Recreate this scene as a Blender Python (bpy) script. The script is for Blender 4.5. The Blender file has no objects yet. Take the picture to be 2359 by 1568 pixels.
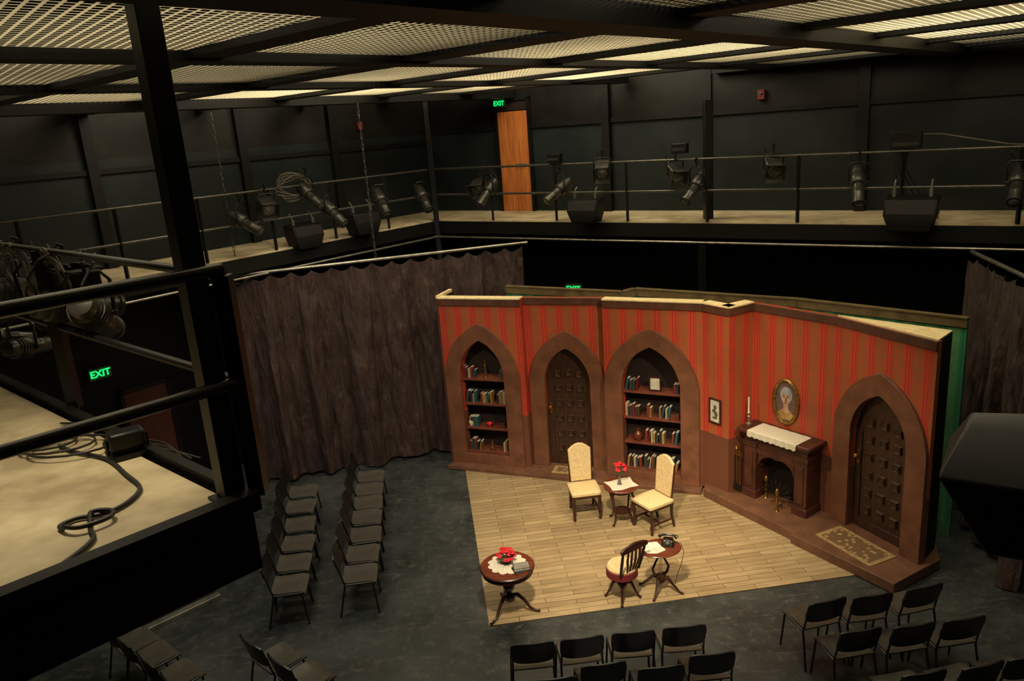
import bpy, math, random
from mathutils import Vector, Matrix, noise as mnoise
random.seed(7)
pi=math.pi
sc=bpy.context.scene
COL=sc.collection
sc.view_settings.view_transform='Standard'

# ------------------------------------------------------------------ materials
def lin(c):
    return tuple((x/255/12.92) if x/255<=.04045 else ((x/255+.055)/1.055)**2.4 for x in c)+(1,)
class NT:
    def __init__(s,name):
        s.m=bpy.data.materials.new(name); s.m.use_nodes=True
        s.t=s.m.node_tree; s.n=s.t.nodes; s.b=s.n['Principled BSDF']; s.out=s.n['Material Output']
    def new(s,t,**k):
        o=s.n.new(t)
        for a,b in k.items(): setattr(o,a,b)
        return o
    def link(s,a,b): s.t.links.new(a,b)
    def math(s,op,a,b=None,c=None):
        o=s.new('ShaderNodeMath',operation=op)
        for i,x in enumerate((a,b,c)):
            if x is None: continue
            if isinstance(x,(int,float)): o.inputs[i].default_value=x
            else: s.link(x,o.inputs[i])
        return o.outputs[0]
    def mix(s,f,a,b):
        o=s.new('ShaderNodeMix',data_type='RGBA')
        if isinstance(f,(int,float)): o.inputs[0].default_value=f
        else: s.link(f,o.inputs[0])
        for i,x in ((6,a),(7,b)):
            if isinstance(x,tuple): o.inputs[i].default_value=x
            else: s.link(x,o.inputs[i])
        return o.outputs[2]
    def obj(s):
        return s.new('ShaderNodeTexCoord').outputs['Object']
    def noise(s,scale,detail=4,vec=None,rough=.6):
        o=s.new('ShaderNodeTexNoise'); o.inputs['Scale'].default_value=scale
        o.inputs['Detail'].default_value=detail; o.inputs['Roughness'].default_value=rough
        s.link(vec if vec else s.obj(),o.inputs['Vector']); return o.outputs[0]
    def ramp(s,fac,p0,p1):
        o=s.new('ShaderNodeMapRange'); s.link(fac,o.inputs[0])
        o.inputs[1].default_value=p0;o.inputs[2].default_value=p1; return o.outputs[0]
    def scaled(s,x,y,z):
        o=s.new('ShaderNodeMapping'); o.inputs['Scale'].default_value=(x,y,z); s.link(s.obj(),o.inputs[0]); return o.outputs[0]
    def bump(s,h,st,d=.01):
        o=s.new('ShaderNodeBump'); o.inputs['Strength'].default_value=st;o.inputs['Distance'].default_value=d
        s.link(h,o.inputs['Height']); s.link(o.outputs[0],s.b.inputs['Normal'])
def basic(name,c,rough=.6,metal=0,c2=None,scale=8,bump=0,spec=.5,stretch=None):
    k=NT(name); k.b.inputs['Roughness'].default_value=rough; k.b.inputs['Metallic'].default_value=metal
    k.b.inputs['Specular IOR Level'].default_value=spec
    c2=c2 or tuple(x*.8 for x in c)
    v=k.scaled(*stretch) if stretch else None
    n=k.noise(scale,4,v)
    k.link(k.mix(k.ramp(n,.35,.65),lin(c),lin(c2)),k.b.inputs['Base Color'])
    if bump: k.bump(n,bump)
    return k.m
def emit(name,c,s):
    k=NT(name); k.b.inputs['Base Color'].default_value=lin(c)
    k.b.inputs['Emission Color'].default_value=lin(c); k.b.inputs['Emission Strength'].default_value=s
    return k.m
BLK=basic('black_paint',(14,13,12),.55,spec=.3)
BLKM=basic('black_metal',(20,19,18),.42,.1,spec=.4)
STEEL=basic('grey_steel',(168,164,152),.35,.8)
RAILM=basic('worn_rail_steel',(100,98,91),.35,.6)
FIXT=basic('fixture_grey_black',(78,76,70),.34,.5)
LENS=basic('lens_glass',(120,120,110),.1,.3)
CHB=basic('chair_black_plastic',(15,16,17),.38,spec=.6)
CHS=basic('chair_seat_plastic',(74,69,61),.36,spec=.7)
WOODD=basic('dark_carved_wood',(58,30,20),.35,c2=(36,18,12),scale=6,stretch=(1,1,6))
WOODM=basic('mahogany_top',(104,50,30),.28,c2=(72,32,20),scale=5,stretch=(1,8,1))
DOORW=basic('set_door_wood',(66,40,28),.42,c2=(38,23,16),scale=6,stretch=(6,1,.7))
BROWN=basic('brown_arch_paint',(112,70,47),.6,c2=(90,54,36),scale=5)
BROWND=basic('brown_cornice_paint',(88,52,35),.6,c2=(70,40,28),scale=5)
OLIVE=basic('olive_brown_cornice',(118,102,68),.6,c2=(92,76,50),scale=5)
BROWNL=basic('platform_brown',(104,70,50),.55,c2=(84,54,38),scale=5)
SHELF=basic('shelf_red_brown',(112,56,38),.6,c2=(90,43,31))
BACKP=basic('bookcase_back',(34,18,13),.7)
RAW=basic('raw_pale_timber',(240,222,172),.6,c2=(216,196,146),scale=10)
CREAM=basic('cream_upholstery',(198,176,134),.8,c2=(180,156,114),scale=30,bump=.1)
WHITE=basic('white_lace',(206,200,186),.8,c2=(168,160,142),scale=90)
PAPER=basic('paper_white',(205,200,185),.7)
RED=basic('red_petals',(215,18,38),.55,c2=(150,8,22),scale=40)
GRN=basic('leaf_green',(40,70,30),.6)
BRASS=basic('aged_brass',(165,125,60),.3,.85)
GOLD=basic('gilt_frame',(165,130,65),.35,.7,c2=(110,82,38),scale=25,bump=.3)
IRON=basic('wrought_iron',(45,38,32),.45,.6)
ORDOOR=basic('varnished_orange_door',(210,126,64),.4,c2=(168,94,46),scale=3,stretch=(5,5,.5))
RDDOOR=basic('dull_red_door',(80,40,30),.5)
CREAMW=basic('wax_candle',(240,232,210),.5)
CABLE=basic('rubber_cable',(30,29,26),.55)
GLIT=emit('exit_green_glow',(20,235,110),1.5)
EXITB=basic('exit_housing',(30,45,35),.5)
REDBOX=basic('alarm_red',(110,28,20),.5)
FRINGE=basic('red_fringe',(120,25,28),.9,c2=(80,14,18),scale=60,bump=.5)
def mesh_mat():
    k=NT('expanded_wire_mesh'); o=k.obj(); sp=k.new('ShaderNodeSeparateXYZ'); k.link(o,sp.inputs[0])
    x=k.math('MULTIPLY',sp.outputs[0],11.5); y=k.math('MULTIPLY',sp.outputs[1],9.5)
    u=k.math('FRACT',k.math('ADD',x,y)); v=k.math('FRACT',k.math('SUBTRACT',x,y))
    a=k.math('ABSOLUTE',k.math('SUBTRACT',u,.5)); b=k.math('ABSOLUTE',k.math('SUBTRACT',v,.5))
    g=k.math('GREATER_THAN',k.math('MAXIMUM',a,b),.36)
    d=k.new('ShaderNodeBsdfDiffuse'); d.inputs[0].default_value=lin((232,222,190))
    t=k.new('ShaderNodeBsdfTranslucent'); t.inputs[0].default_value=lin((232,222,190))
    m1=k.new('ShaderNodeMixShader'); m1.inputs[0].default_value=.55; k.link(d.outputs[0],m1.inputs[1]);k.link(t.outputs[0],m1.inputs[2])
    tr=k.new('ShaderNodeBsdfTransparent')
    m2=k.new('ShaderNodeMixShader'); k.link(g,m2.inputs[0]);k.link(tr.outputs[0],m2.inputs[1]);k.link(m1.outputs[0],m2.inputs[2])
    k.link(m2.outputs[0],k.out.inputs[0]); return k.m
MESHM=mesh_mat()
def floor_mat():
    k=NT('worn_black_stage_floor'); n=k.noise(1.1,8,None,.7); n2=k.noise(7,8,None,.8); n3=k.noise(2.3,5,k.scaled(1,6,1),.7)
    c=k.mix(k.ramp(n,.35,.68),lin((26,30,31)),lin((60,64,63)))
    c=k.mix(k.math('MULTIPLY',k.ramp(n2,.52,.75),.6),c,lin((110,109,100)))
    c=k.mix(k.math('MULTIPLY',k.ramp(n3,.58,.7),.4),c,lin((108,106,94)))
    k.link(c,k.b.inputs['Base Color']); k.b.inputs['Roughness'].default_value=.42; k.bump(n2,.08); return k.m
FLOORM=floor_mat()
def plank_mat():
    k=NT('painted_plank_floor'); b=k.new('ShaderNodeTexBrick'); k.link(k.obj(),b.inputs['Vector'])
    b.inputs['Scale'].default_value=1; b.inputs['Brick Width'].default_value=.75; b.inputs['Row Height'].default_value=.1
    b.inputs['Mortar Size'].default_value=.005; b.inputs['Mortar Smooth'].default_value=.3; b.inputs['Bias'].default_value=0
    b.inputs['Color1'].default_value=lin((162,142,108)); b.inputs['Color2'].default_value=lin((132,113,84)); b.inputs['Mortar'].default_value=lin((72,57,39))
    n=k.noise(3,8,k.scaled(1,9,1)); n2=k.noise(.8,3)
    c=k.mix(k.math('MULTIPLY',k.ramp(n,.4,.7),.6),b.outputs[0],lin((100,83,60)))
    c=k.mix(k.math('MULTIPLY',k.ramp(n2,.4,.7),.3),c,lin((180,160,122)))
    k.link(c,k.b.inputs['Base Color']); k.b.inputs['Roughness'].default_value=.38; return k.m
PLANK=plank_mat()
def paper_mat(name,base,stripe,thin,low,lowz):
    k=NT(name); o=k.obj(); sp=k.new('ShaderNodeSeparateXYZ'); k.link(o,sp.inputs[0]); x=sp.outputs[0]; z=sp.outputs[2]
    fx=k.math('FRACT',k.math('MULTIPLY',x,3.7))
    s1=k.math('GREATER_THAN',fx,.45)
    s2=k.math('LESS_THAN',k.math('ABSOLUTE',k.math('SUBTRACT',fx,.15)),.03)
    s3=k.math('LESS_THAN',k.math('ABSOLUTE',k.math('SUBTRACT',fx,.32)),.03)
    s4=k.math('LESS_THAN',k.math('ABSOLUTE',k.math('SUBTRACT',fx,.45)),.02)
    nd=k.noise(20,3); n=k.noise(1.6,5)
    dam=k.ramp(nd,.44,.6)
    gold=k.mix(k.math('MULTIPLY',dam,.62),stripe,base)
    c=k.mix(s1,base,gold)
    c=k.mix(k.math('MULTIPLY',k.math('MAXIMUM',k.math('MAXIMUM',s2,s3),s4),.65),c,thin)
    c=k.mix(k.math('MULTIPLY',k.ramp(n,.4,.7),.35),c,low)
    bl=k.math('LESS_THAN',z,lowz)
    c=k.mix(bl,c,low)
    k.link(c,k.b.inputs['Base Color']); k.b.inputs['Roughness'].default_value=.6; return k.m
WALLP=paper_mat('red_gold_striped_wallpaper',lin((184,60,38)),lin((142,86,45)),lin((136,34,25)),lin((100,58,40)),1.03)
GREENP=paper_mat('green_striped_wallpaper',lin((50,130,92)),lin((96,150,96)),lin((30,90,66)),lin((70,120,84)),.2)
def wall_mat():
    k=NT('theatre_wall_painted_shade'); g=k.new('ShaderNodeNewGeometry'); sp=k.new('ShaderNodeSeparateXYZ'); k.link(g.outputs['Position'],sp.inputs[0])
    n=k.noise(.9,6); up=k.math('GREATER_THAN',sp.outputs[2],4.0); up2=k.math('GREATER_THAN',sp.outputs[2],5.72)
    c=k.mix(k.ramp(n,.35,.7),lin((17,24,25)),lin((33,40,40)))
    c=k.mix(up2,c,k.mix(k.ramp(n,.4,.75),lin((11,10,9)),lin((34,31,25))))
    c=k.mix(up,lin((6,6,6)),c)  # shade under the gallery painted into the lower wall colour as near-black
    k.link(c,k.b.inputs['Base Color']); k.b.inputs['Roughness'].default_value=.5; k.b.inputs['Specular IOR Level'].default_value=.3
    k.bump(k.noise(5,6),.15,.02); return k.m
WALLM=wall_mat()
def curtain_mat():
    k=NT('crumpled_satin_curtain'); n=k.noise(7,8,k.scaled(1,1,.25),.68)
    w=k.new('ShaderNodeTexVoronoi'); w.feature='DISTANCE_TO_EDGE'; w.inputs['Scale'].default_value=5
    k.link(k.scaled(1,1,.3),w.inputs['Vector'])
    k.link(k.mix(k.ramp(n,.35,.7),lin((52,36,33)),lin((82,60,52))),k.b.inputs['Base Color'])
    k.b.inputs['Roughness'].default_value=.33; k.b.inputs['Specular IOR Level'].default_value=.75
    k.bump(k.math('ADD',n,k.math('MULTIPLY',w.outputs[0],.6)),1.0,.12); return k.m
CURT=curtain_mat()
GALF=basic('gallery_concrete_floor',(222,206,168),.6,c2=(160,144,112),scale=1.6,bump=.05)
def rug_mat():
    k=NT('patterned_tan_rug'); o=k.obj(); w=k.new('ShaderNodeTexVoronoi'); w.inputs['Scale'].default_value=13; k.link(o,w.inputs[0])
    c=k.mix(k.ramp(w.outputs[0],.3,.4),lin((150,122,84)),lin((96,72,46)))
    k.link(c,k.b.inputs['Base Color']); k.b.inputs['Roughness'].default_value=.95; return k.m
RUG=rug_mat()
RUGB=basic('rug_border',(158,132,90),.95,c2=(126,100,64),scale=30)

# ------------------------------------------------------------------ mesh builder
class M:
    def __init__(s): s.v=[];s.f=[];s.m=[];s.mi=0
    def add(s,vs,fs):
        n=len(s.v); s.v+=[tuple(v) for v in vs]; s.f+=[tuple(i+n for i in f) for f in fs]; s.m+=[s.mi]*len(fs); return s
    def box(s,x0,x1,y0,y1,z0,z1):
        vs=[(x,y,z) for x in (x0,x1) for y in (y0,y1) for z in (z0,z1)]
        return s.add(vs,[(0,1,3,2),(4,6,7,5),(0,4,5,1),(2,3,7,6),(0,2,6,4),(1,5,7,3)])
    def tube(s,pts,r,n=8,caps=True,closed=False):
        pts=[Vector(p) for p in pts]; N=len(pts)
        rs=r if isinstance(r,(list,tuple)) else [r]*N
        vs=[];ref=None
        for i,p in enumerate(pts):
            if closed: t=(pts[(i+1)%N]-pts[i-1])
            else: t=(pts[min(i+1,N-1)]-pts[max(i-1,0)])
            t.normalize()
            if ref is None:
                ref=Vector((0,0,1)) if abs(t.z)<.9 else Vector((1,0,0))
            a=(ref-t*ref.dot(t)).normalized(); ref=a; b=t.cross(a)
            for k in range(n):
                g=2*pi*k/n; vs.append(p+(a*math.cos(g)+b*math.sin(g))*rs[i])
        fs=[]
        for i in range(N if closed else N-1):
            j=(i+1)%N
            for k in range(n):
                l=(k+1)%n; fs.append((i*n+k,i*n+l,j*n+l,j*n+k))
        if caps and not closed:
            fs.append(tuple(range(n))[::-1]); fs.append(tuple((N-1)*n+k for k in range(n)))
        return s.add(vs,fs)
    def cyl(s,p,q,r0,r1=None,n=12):
        return s.tube([p,q],[r0,r1 if r1 is not None else r0],n)
    def lathe(s,prof,n=20,c=(0,0,0),sx=1,sy=1):
        vs=[];fs=[];P=len(prof)
        for r,z in prof:
            for k in range(n):
                g=2*pi*k/n; vs.append((c[0]+r*math.cos(g)*sx,c[1]+r*math.sin(g)*sy,c[2]+z))
        for i in range(P-1):
            for k in range(n):
                l=(k+1)%n; fs.append((i*n+k,i*n+l,(i+1)*n+l,(i+1)*n+k))
        fs.append(tuple(range(n))[::-1]); fs.append(tuple((P-1)*n+k for k in range(n)))
        return s.add(vs,fs)
    def prism(s,poly,d0,d1,ax='z'):
        n=len(poly)
        def mk(a,b,d): return (a,b,d) if ax=='z' else ((a,d,b) if ax=='y' else (d,a,b))
        vs=[mk(a,b,d0) for a,b in poly]+[mk(a,b,d1) for a,b in poly]
        fs=[tuple(range(n))[::-1],tuple(range(n,2*n))]+[(i,(i+1)%n,n+(i+1)%n,n+i) for i in range(n)]
        return s.add(vs,fs)
    def band(s,A,B,y0,y1):
        n=len(A); vs=[]
        for y in (y0,y1):
            vs+=[(x,y,z) for x,z in A]+[(x,y,z) for x,z in B]
        fs=[]
        for i in range(n-1):
            fs+= [(i,i+1,n+i+1,n+i),(2*n+i,3*n+i,3*n+i+1,2*n+i+1),(i,2*n+i,2*n+i+1,i+1),(n+i,n+i+1,3*n+i+1,3*n+i)]
        fs+=[(0,n,3*n,2*n),(n-1,3*n-1,4*n-1,2*n-1)]
        return s.add(vs,fs)
    def sph(s,c,r,n=12,m=8,sx=1,sy=1,sz=1):
        vs=[];fs=[]
        for i in range(1,m):
            a=pi*i/m
            for k in range(n):
                g=2*pi*k/n; vs.append((c[0]+r*sx*math.sin(a)*math.cos(g),c[1]+r*sy*math.sin(a)*math.sin(g),c[2]+r*sz*math.cos(a)))
        for i in range(m-2):
            for k in range(n):
                l=(k+1)%n; fs.append((i*n+k,(i+1)*n+k,(i+1)*n+l,i*n+l))
        vs+=[(c[0],c[1],c[2]+r*sz),(c[0],c[1],c[2]-r*sz)]; t=len(vs)-2
        for k in range(n):
            l=(k+1)%n; fs.append((t,k,l)); fs.append((t+1,(m-2)*n+l,(m-2)*n+k))
        return s.add(vs,fs)
    def rbox(s,w,d,h,r,c=(0,0,0),seg=4,dome=0):
        pts=[]
        for cx,cy,a0 in ((w/2-r,d/2-r,0),(-w/2+r,d/2-r,pi/2),(-w/2+r,-d/2+r,pi),(w/2-r,-d/2+r,1.5*pi)):
            for k in range(seg+1):
                a=a0+pi/2*k/seg; pts.append((cx+r*math.cos(a),cy+r*math.sin(a)))
        n=len(pts); vs=[]
        lv=[(.97,0),(1,.15),(1,.85),(.96,1)]
        if dome: lv+=[(.75,1+dome*.7),(.35,1+dome)]
        for sc_,zz in lv: vs+=[(c[0]+x*sc_,c[1]+y*sc_,c[2]+h*zz) for x,y in pts]
        fs=[tuple(range(n))[::-1]]
        for i in range(len(lv)-1):
            for k in range(n):
                l=(k+1)%n; fs.append((i*n+k,i*n+l,(i+1)*n+l,(i+1)*n+k))
        fs.append(tuple((len(lv)-1)*n+k for k in range(n)))
        return s.add(vs,fs)
    def xf(s,mat,start=0):
        for i in range(start,len(s.v)): s.v[i]=tuple(mat@Vector(s.v[i]))
        return s
    def mesh(s,name,mats,smooth=True):
        me=bpy.data.meshes.new(name); me.from_pydata(s.v,[],s.f)
        for m in (mats if isinstance(mats,(list,tuple)) else [mats]): me.materials.append(m)
        me.polygons.foreach_set('material_index',s.m)
        if smooth:
            me.shade_smooth(); me.set_sharp_from_angle(angle=.7)
        me.update(); return me
def link(o): COL.objects.link(o); return o
def bev(o,w,seg=2):
    b=o.modifiers.new('bevel','BEVEL'); b.width=w;b.segments=seg;b.limit_method='ANGLE';b.angle_limit=.7; return o
def thing(name,label,cat,loc=(0,0,0),rz=0,group=None,m=None,mat=None,kind=None,bevel=0,rot=None):
    o=bpy.data.objects.new(name,m.mesh(name,mat) if m else None); link(o)
    o.location=loc; o.rotation_euler=rot if rot else (0,0,rz)
    if kind=='structure': o['kind']='structure'
    else:
        o['label']=label;o['category']=cat
        if kind: o['kind']=kind
        if group: o['group']=group
    if m is None: o.empty_display_size=.1
    if bevel: bev(o,bevel)
    return o
def part(par,name,m,mat,loc=(0,0,0),rot=(0,0,0),label=None,bevel=0):
    o=bpy.data.objects.new(name,m.mesh(name,mat)); link(o); o.parent=par; o.location=loc;o.rotation_euler=rot
    if label: o['label']=label
    if bevel: bev(o,bevel)
    return o
def dup(root,loc,rz=None,label=None,rot=None,scale=None,group=None):
    o=root.copy(); COL.objects.link(o); o.location=loc
    if rot is not None: o.rotation_euler=rot
    elif rz is not None: o.rotation_euler=(0,0,rz)
    if scale: o.scale=(scale,)*3
    if label:o['label']=label
    if group:o['group']=group
    def rec(a,b):
        for c in list(a.children):
            k=c.copy(); COL.objects.link(k); k.parent=b; rec(c,k)
    rec(root,o); return o
def facing(dx,dy): return math.atan2(dy,dx)-pi/2
def struct(name,m,mat,**k): return thing(name,None,None,m=m,mat=mat,kind='structure',**k)

# ------------------------------------------------------------------ room shell
m=M(); m.prism([(-16.5,-3),(18,-3),(18,4.4),(-1.59,17.9),(-16.5,1.0)],-.1,0); struct('floor',m,FLOORM)
Wc=Vector((-1.59,17.75))
dL=Vector((.66,.751)).normalized(); dB=Vector((.824,-.566)).normalized()
def wallbox(m,p,d,l,t,z0,z1):
    n=Vector((-d.y,d.x)); q=p+d*l
    m.prism([tuple(p),tuple(q),tuple(q+n*t),tuple(p+n*t)],z0,z1); return m
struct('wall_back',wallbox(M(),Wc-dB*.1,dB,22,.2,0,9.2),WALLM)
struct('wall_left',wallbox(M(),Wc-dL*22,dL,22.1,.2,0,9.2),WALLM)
m=M(); m.prism([(-16.5,-3),(18,-3),(18,4.4),(-1.59,17.9),(-16.5,1.0)],9.2,9.3); struct('ceiling',m,BLK)
nB=Vector((dB.y,-dB.x)); nL=Vector((dL.y,-dL.x))
ti=[0]
def trimw(base,d,nrm,s,w,t,z0,z1,mat=BLK):
    ti[0]+=1
    p=base+d*s; q=p+d*w
    m=M(); m.prism([tuple(p),tuple(q),tuple(q+nrm*t),tuple(p+nrm*t)],z0,z1)
    return struct('trim_%d'%ti[0],m,mat)
for s in (4.4,8.9,13.2): trimw(Wc,dB,nB,s,.16,.12,4.05,6.5)
trimw(Wc,dB,nB,6.4,.10,.04,4.05,6.5)
trimw(Wc,dB,nB,0,22,.05,5.7,5.78)
for s in (-2.6,-4.6,-7.2,-9.8): trimw(Wc,dL,nL,s,.16,.1,4.05,6.5)
trimw(Wc,dL,nL,-22,22,.05,5.5,5.58)

# galleries
K=Vector((-1.36,15.9)); R=Vector((6.82,10.28)); Lw=Vector((-4.61,12.2))
dKB=(R-K).normalized(); dKL=(Lw-K).normalized()
inB=Vector((dKB.y,-dKB.x)); inL=Vector((-dKL.y,dKL.x))
ZG=4.05
m=M(); e=K+dKB*17; m.prism([tuple(K),tuple(e),tuple(e+Vector((.9,1.3))),tuple(Wc)],ZG-.2,ZG)
struct('trim_101',m,GALF)
m=M(); e2=K+dKL*15; m.prism([tuple(K),tuple(Wc),tuple(e2+Vector((-1.1,1.0))),tuple(e2)],ZG-.2,ZG-.001)
struct('trim_102',m,GALF)
def strip(a,b,t,z0,z1,mat,name):
    d=(b-a).normalized(); n=Vector((-d.y,d.x))
    m=M(); m.prism([tuple(a),tuple(b),tuple(b+n*t),tuple(a+n*t)],z0,z1); return struct(name,m,mat)
strip(K,K+dKB*17,-.06,ZG-.26,ZG-.03,BLK,'trim_103')
strip(K,K+dKL*15,.06,ZG-.26,ZG-.03,BLK,'trim_104')
def railing(label,a,b,z0,ztop,zmid,posts,r=.024,pr=.022,mat=None):
    o=thing('guard_railing',label,'railing',loc=(a.x,a.y,z0))
    d=b-a
    for z,nm in ((ztop,'top_rail'),(zmid,'middle_rail')):
        part(o,nm,M().cyl((0,0,z-z0),(d.x,d.y,z-z0),r,n=10),mat or RAILM)
    for t in posts:
        part(o,'post',M().box(-pr,pr,-pr,pr,0,ztop-z0),BLKM,loc=(d.x*t,d.y*t,0))
    return o
lenB=15.0; Be=K+dKB*lenB
railing('black pipe guard railing along far gallery edge',K,Be,ZG,5.05,4.55,[i*1.42/lenB for i in range(0,11)],r=.02)
lenL=13.0; Le=K+dKL*lenL
railing('long pipe guard railing beside cable-strewn gallery',K,Le,ZG,5.05,4.55,[i*1.25/lenL for i in range(1,11)],r=.02)
for a,b,lb,nn in ((K,Be,'pale lighting pipe slung under far gallery',inB),(K,Le,'pale lighting pipe slung under side gallery',inL)):
    a=a+nn*.12; d=b+nn*.12-a; thing('lighting_pipe',lb,'pipe',loc=(a.x,a.y,3.72),m=M().cyl((0,0,0),(d.x,d.y,0),.022,n=10),mat=STEEL)
thing('corner_post','slim black steel post at the gallery corner','post',loc=(K.x+.02,K.y-.11,0),m=M().box(-.05,.05,-.05,.05,0,6.36),mat=BLKM,bevel=.005)
thing('gallery_column','black steel column carrying the far gallery','column',loc=(3.25,12.78,0),m=M().box(-.06,.06,-.06,.06,0,3.65),mat=BLKM,bevel=.005)
thing('gallery_column','black steel column rising to far gallery railing','column',loc=(3.42,13.0,ZG),m=M().box(-.07,.07,-.07,.07,0,1.9),mat=BLKM,bevel=.005)

# near gallery
C=Vector((-1.47,3.62)); e1=Vector((-.742,-.74)).normalized(); e2n=Vector((-.742,.67)).normalized()
q=[C,C+e1*5,C+e1*5+e2n*9,C+e2n*9]
struct('trim_105',M().prism([tuple(v) for v in q],ZG-.05,ZG),GALF)
q2=[C-e1*.06-e2n*.06,C+e1*5-e2n*.06,C+e1*5+e2n*9,C+e2n*9-e1*.06]
struct('trim_106',M().prism([tuple(v) for v in q2],ZG-.38,ZG-.05),BLK)
strip(C-e1*.1,C+e1*5,.09,ZG-.05,ZG+.05,BLK,'trim_107')
strip(C-e1*.1,C+e2n*9-e1*.1,.06,ZG-.05,ZG+.04,BLK,'trim_108')
ra=Vector((-1.37,3.72)); rb=ra+e1*3.2
GLOSS=basic('glossy_black_pipe',(70,68,62),.25,.6,spec=.8)
railing('glossy black pipe railing at near gallery edge',ra,rb,ZG,5.23,4.66,[],r=.033,mat=GLOSS)
rc=ra+e2n*7
railing('black pipe railing hung with stage lights',ra,rc,ZG,5.2,4.66,[.0,.35,.7],r=.024,pr=.04,mat=BLKM)
thing('steel_pillar','tall black steel pillar at near gallery corner','pillar',loc=(-1.50,3.68,ZG+.001),rz=.78,m=M().box(-.055,.055,-.055,.055,0,3.4).box(-.09,.09,-.09,.09,0,.015),mat=BLKM,bevel=.004)

# ------------------------------------------------------------------ ceiling grid
dA=Vector((.66,.751)).normalized(); dBc=Vector((-.74,.672)).normalized()
ZC=6.385; N0=Vector((-.737,7.30)); SA=2.0; SB=2.62
def inside(p,mg=0):
    return (p-Wc).dot(nB)>mg and (p-Wc).dot(nL)>mg and p.y>1.2
def node(i,j): return N0+dA*(SA*i)+dBc*(SB*j)
pm=M(); wA=SA-.30; wB=SB-.30
cn=[-dA*wA/2-dBc*wB/2,dA*wA/2-dBc*wB/2,dA*wA/2+dBc*wB/2,-dA*wA/2+dBc*wB/2]
pm.add([(c.x,c.y,0) for c in cn],[(0,1,2,3)])
pme=pm.mesh('wire_mesh_panel',[MESHM],False)
for i in range(-6,8):
    for j in range(-9,7):
        c=node(i+.5,j+.5)
        if not inside(c,1.3): continue
        if c.y<3.0 and abs(c.x)>4: continue
        if abs(c.x)>c.y*.95+1.4: continue
        o=bpy.data.objects.new('wire_mesh_panel',pme); link(o); o.location=(c.x,c.y,ZC+.045)
        o['label']='pale wire mesh walking-grid panel lit from above'; o['category']='grid panel'; o['group']='wire mesh panels of the ceiling grid'
def clipseg(p,d,smin,smax):
    ss=[s*.2 for s in range(int(smin*5),int(smax*5)) if inside(p+d*(s*.2),.05)]
    return (min(ss),max(ss)) if ss else None
bi=200
for i in range(-6,8):
    p=node(i,0); g=clipseg(p,dBc,-22,18)
    if g:
        w=.27 if i%3 else .32
        a=p+dBc*g[0];b=p+dBc*g[1]; strip(a-dA*w/2,b-dA*w/2,-w,ZC,ZC+.22,BLK,'trim_%d'%bi); bi+=1
for j in range(-9,7):
    p=node(0,j); g=clipseg(p,dA,-14,20)
    if g:
        big=not (j+1)%3; w=.36 if big else .27
        a=p+dA*g[0];b=p+dA*g[1]; strip(a-dBc*w/2,b-dBc*w/2,w,ZC-(.08 if big else .02),ZC+.23,BLK,'trim_%d'%bi); bi+=1

# ------------------------------------------------------------------ doors, exit signs
def onwall(base,d,nrm,p,out):
    s=(Vector(p)-base).dot(d); v=base+d*s+nrm*out; return v
v=onwall(Wc,dB,nB,(.37,16.4),.0); rzB=math.atan2(dB.y,dB.x)
o=struct('door_1',M().box(-.36,-.005,-.06,0,0,2.0).box(.005,.36,-.06,0,0,2.0),ORDOOR,loc=(v.x,v.y,ZG),rz=rzB)
part(o,'door_frame',M().box(-.42,-.36,-.09,.02,0,2.26).box(.36,.42,-.09,.02,0,2.26).box(-.42,.42,-.09,.02,2.2,2.26),BLKM)
part(o,'door_transom',M().box(-.36,.36,-.05,.02,2.02,2.2),BACKP)
part(o,'push_bar',M().cyl((.05,-.1,.95),(.3,-.1,.95),.015),STEEL)
v=onwall(Wc,dL,nL,(-6.2,12.45),.0); rzL=math.atan2(dL.y,dL.x)
o=struct('door_2',M().box(-.36,.36,-.06,0,0,2.0),RDDOOR,loc=(v.x,v.y,0),rz=rzL)
part(o,'door_frame',M().box(-.42,-.36,-.09,.02,0,2.06).box(.36,.42,-.09,.02,0,2.06).box(-.42,.42,-.09,.02,2.0,2.06),BLKM)
def textmesh(body,size,ext):
    cu=bpy.data.curves.new('t','FONT'); cu.body=body; cu.size=size; cu.extrude=ext; cu.align_x='CENTER'; cu.align_y='CENTER'
    cu.offset=.004
    ob=bpy.data.objects.new('t',cu); COL.objects.link(ob)
    dg=bpy.context.evaluated_depsgraph_get(); me=bpy.data.meshes.new_from_object(ob.evaluated_get(dg))
    bpy.data.objects.remove(ob); return me
tme=textmesh('EXIT',.17,.003); tme.materials.clear(); tme.materials.append(GLIT)
DKG=emit('exit_backing_glow',(8,70,40),.2)
def exitsign(loc,rz,label,s=1):
    o=thing('exit_sign',label,'exit sign',loc=loc,rz=rz)
    part(o,'sign_housing',M().box(-.2,.2,0,.06,-.11,.11),EXITB,bevel=.006)
    part(o,'sign_face',M().box(-.185,.185,-.008,0,-.095,.095),DKG)
    t=bpy.data.objects.new('lettering',tme); link(t); t.parent=o; t.location=(0,-.014,0); t.rotation_euler=(pi/2,0,0)
    part(o,'mounting_bracket',M().box(-.03,.03,.02,.09,.11,.15),BLKM)
    o.scale=(s,)*3
    return o
v=onwall(Wc,dB,nB,(.12,16.5),.12); exitsign((v.x,v.y,6.22),rzB,'green lit EXIT sign above the gallery door',.75)
v=onwall(Wc,dL,nL,(-6.66,11.99),.10); exitsign((v.x,v.y,2.45),rzL,'green lit EXIT sign hanging beside the ground-floor door',.9)
exitsign((1.22,14.3,2.75),-.4,'green lit EXIT sign peeping above the stage set',.8)
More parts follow.
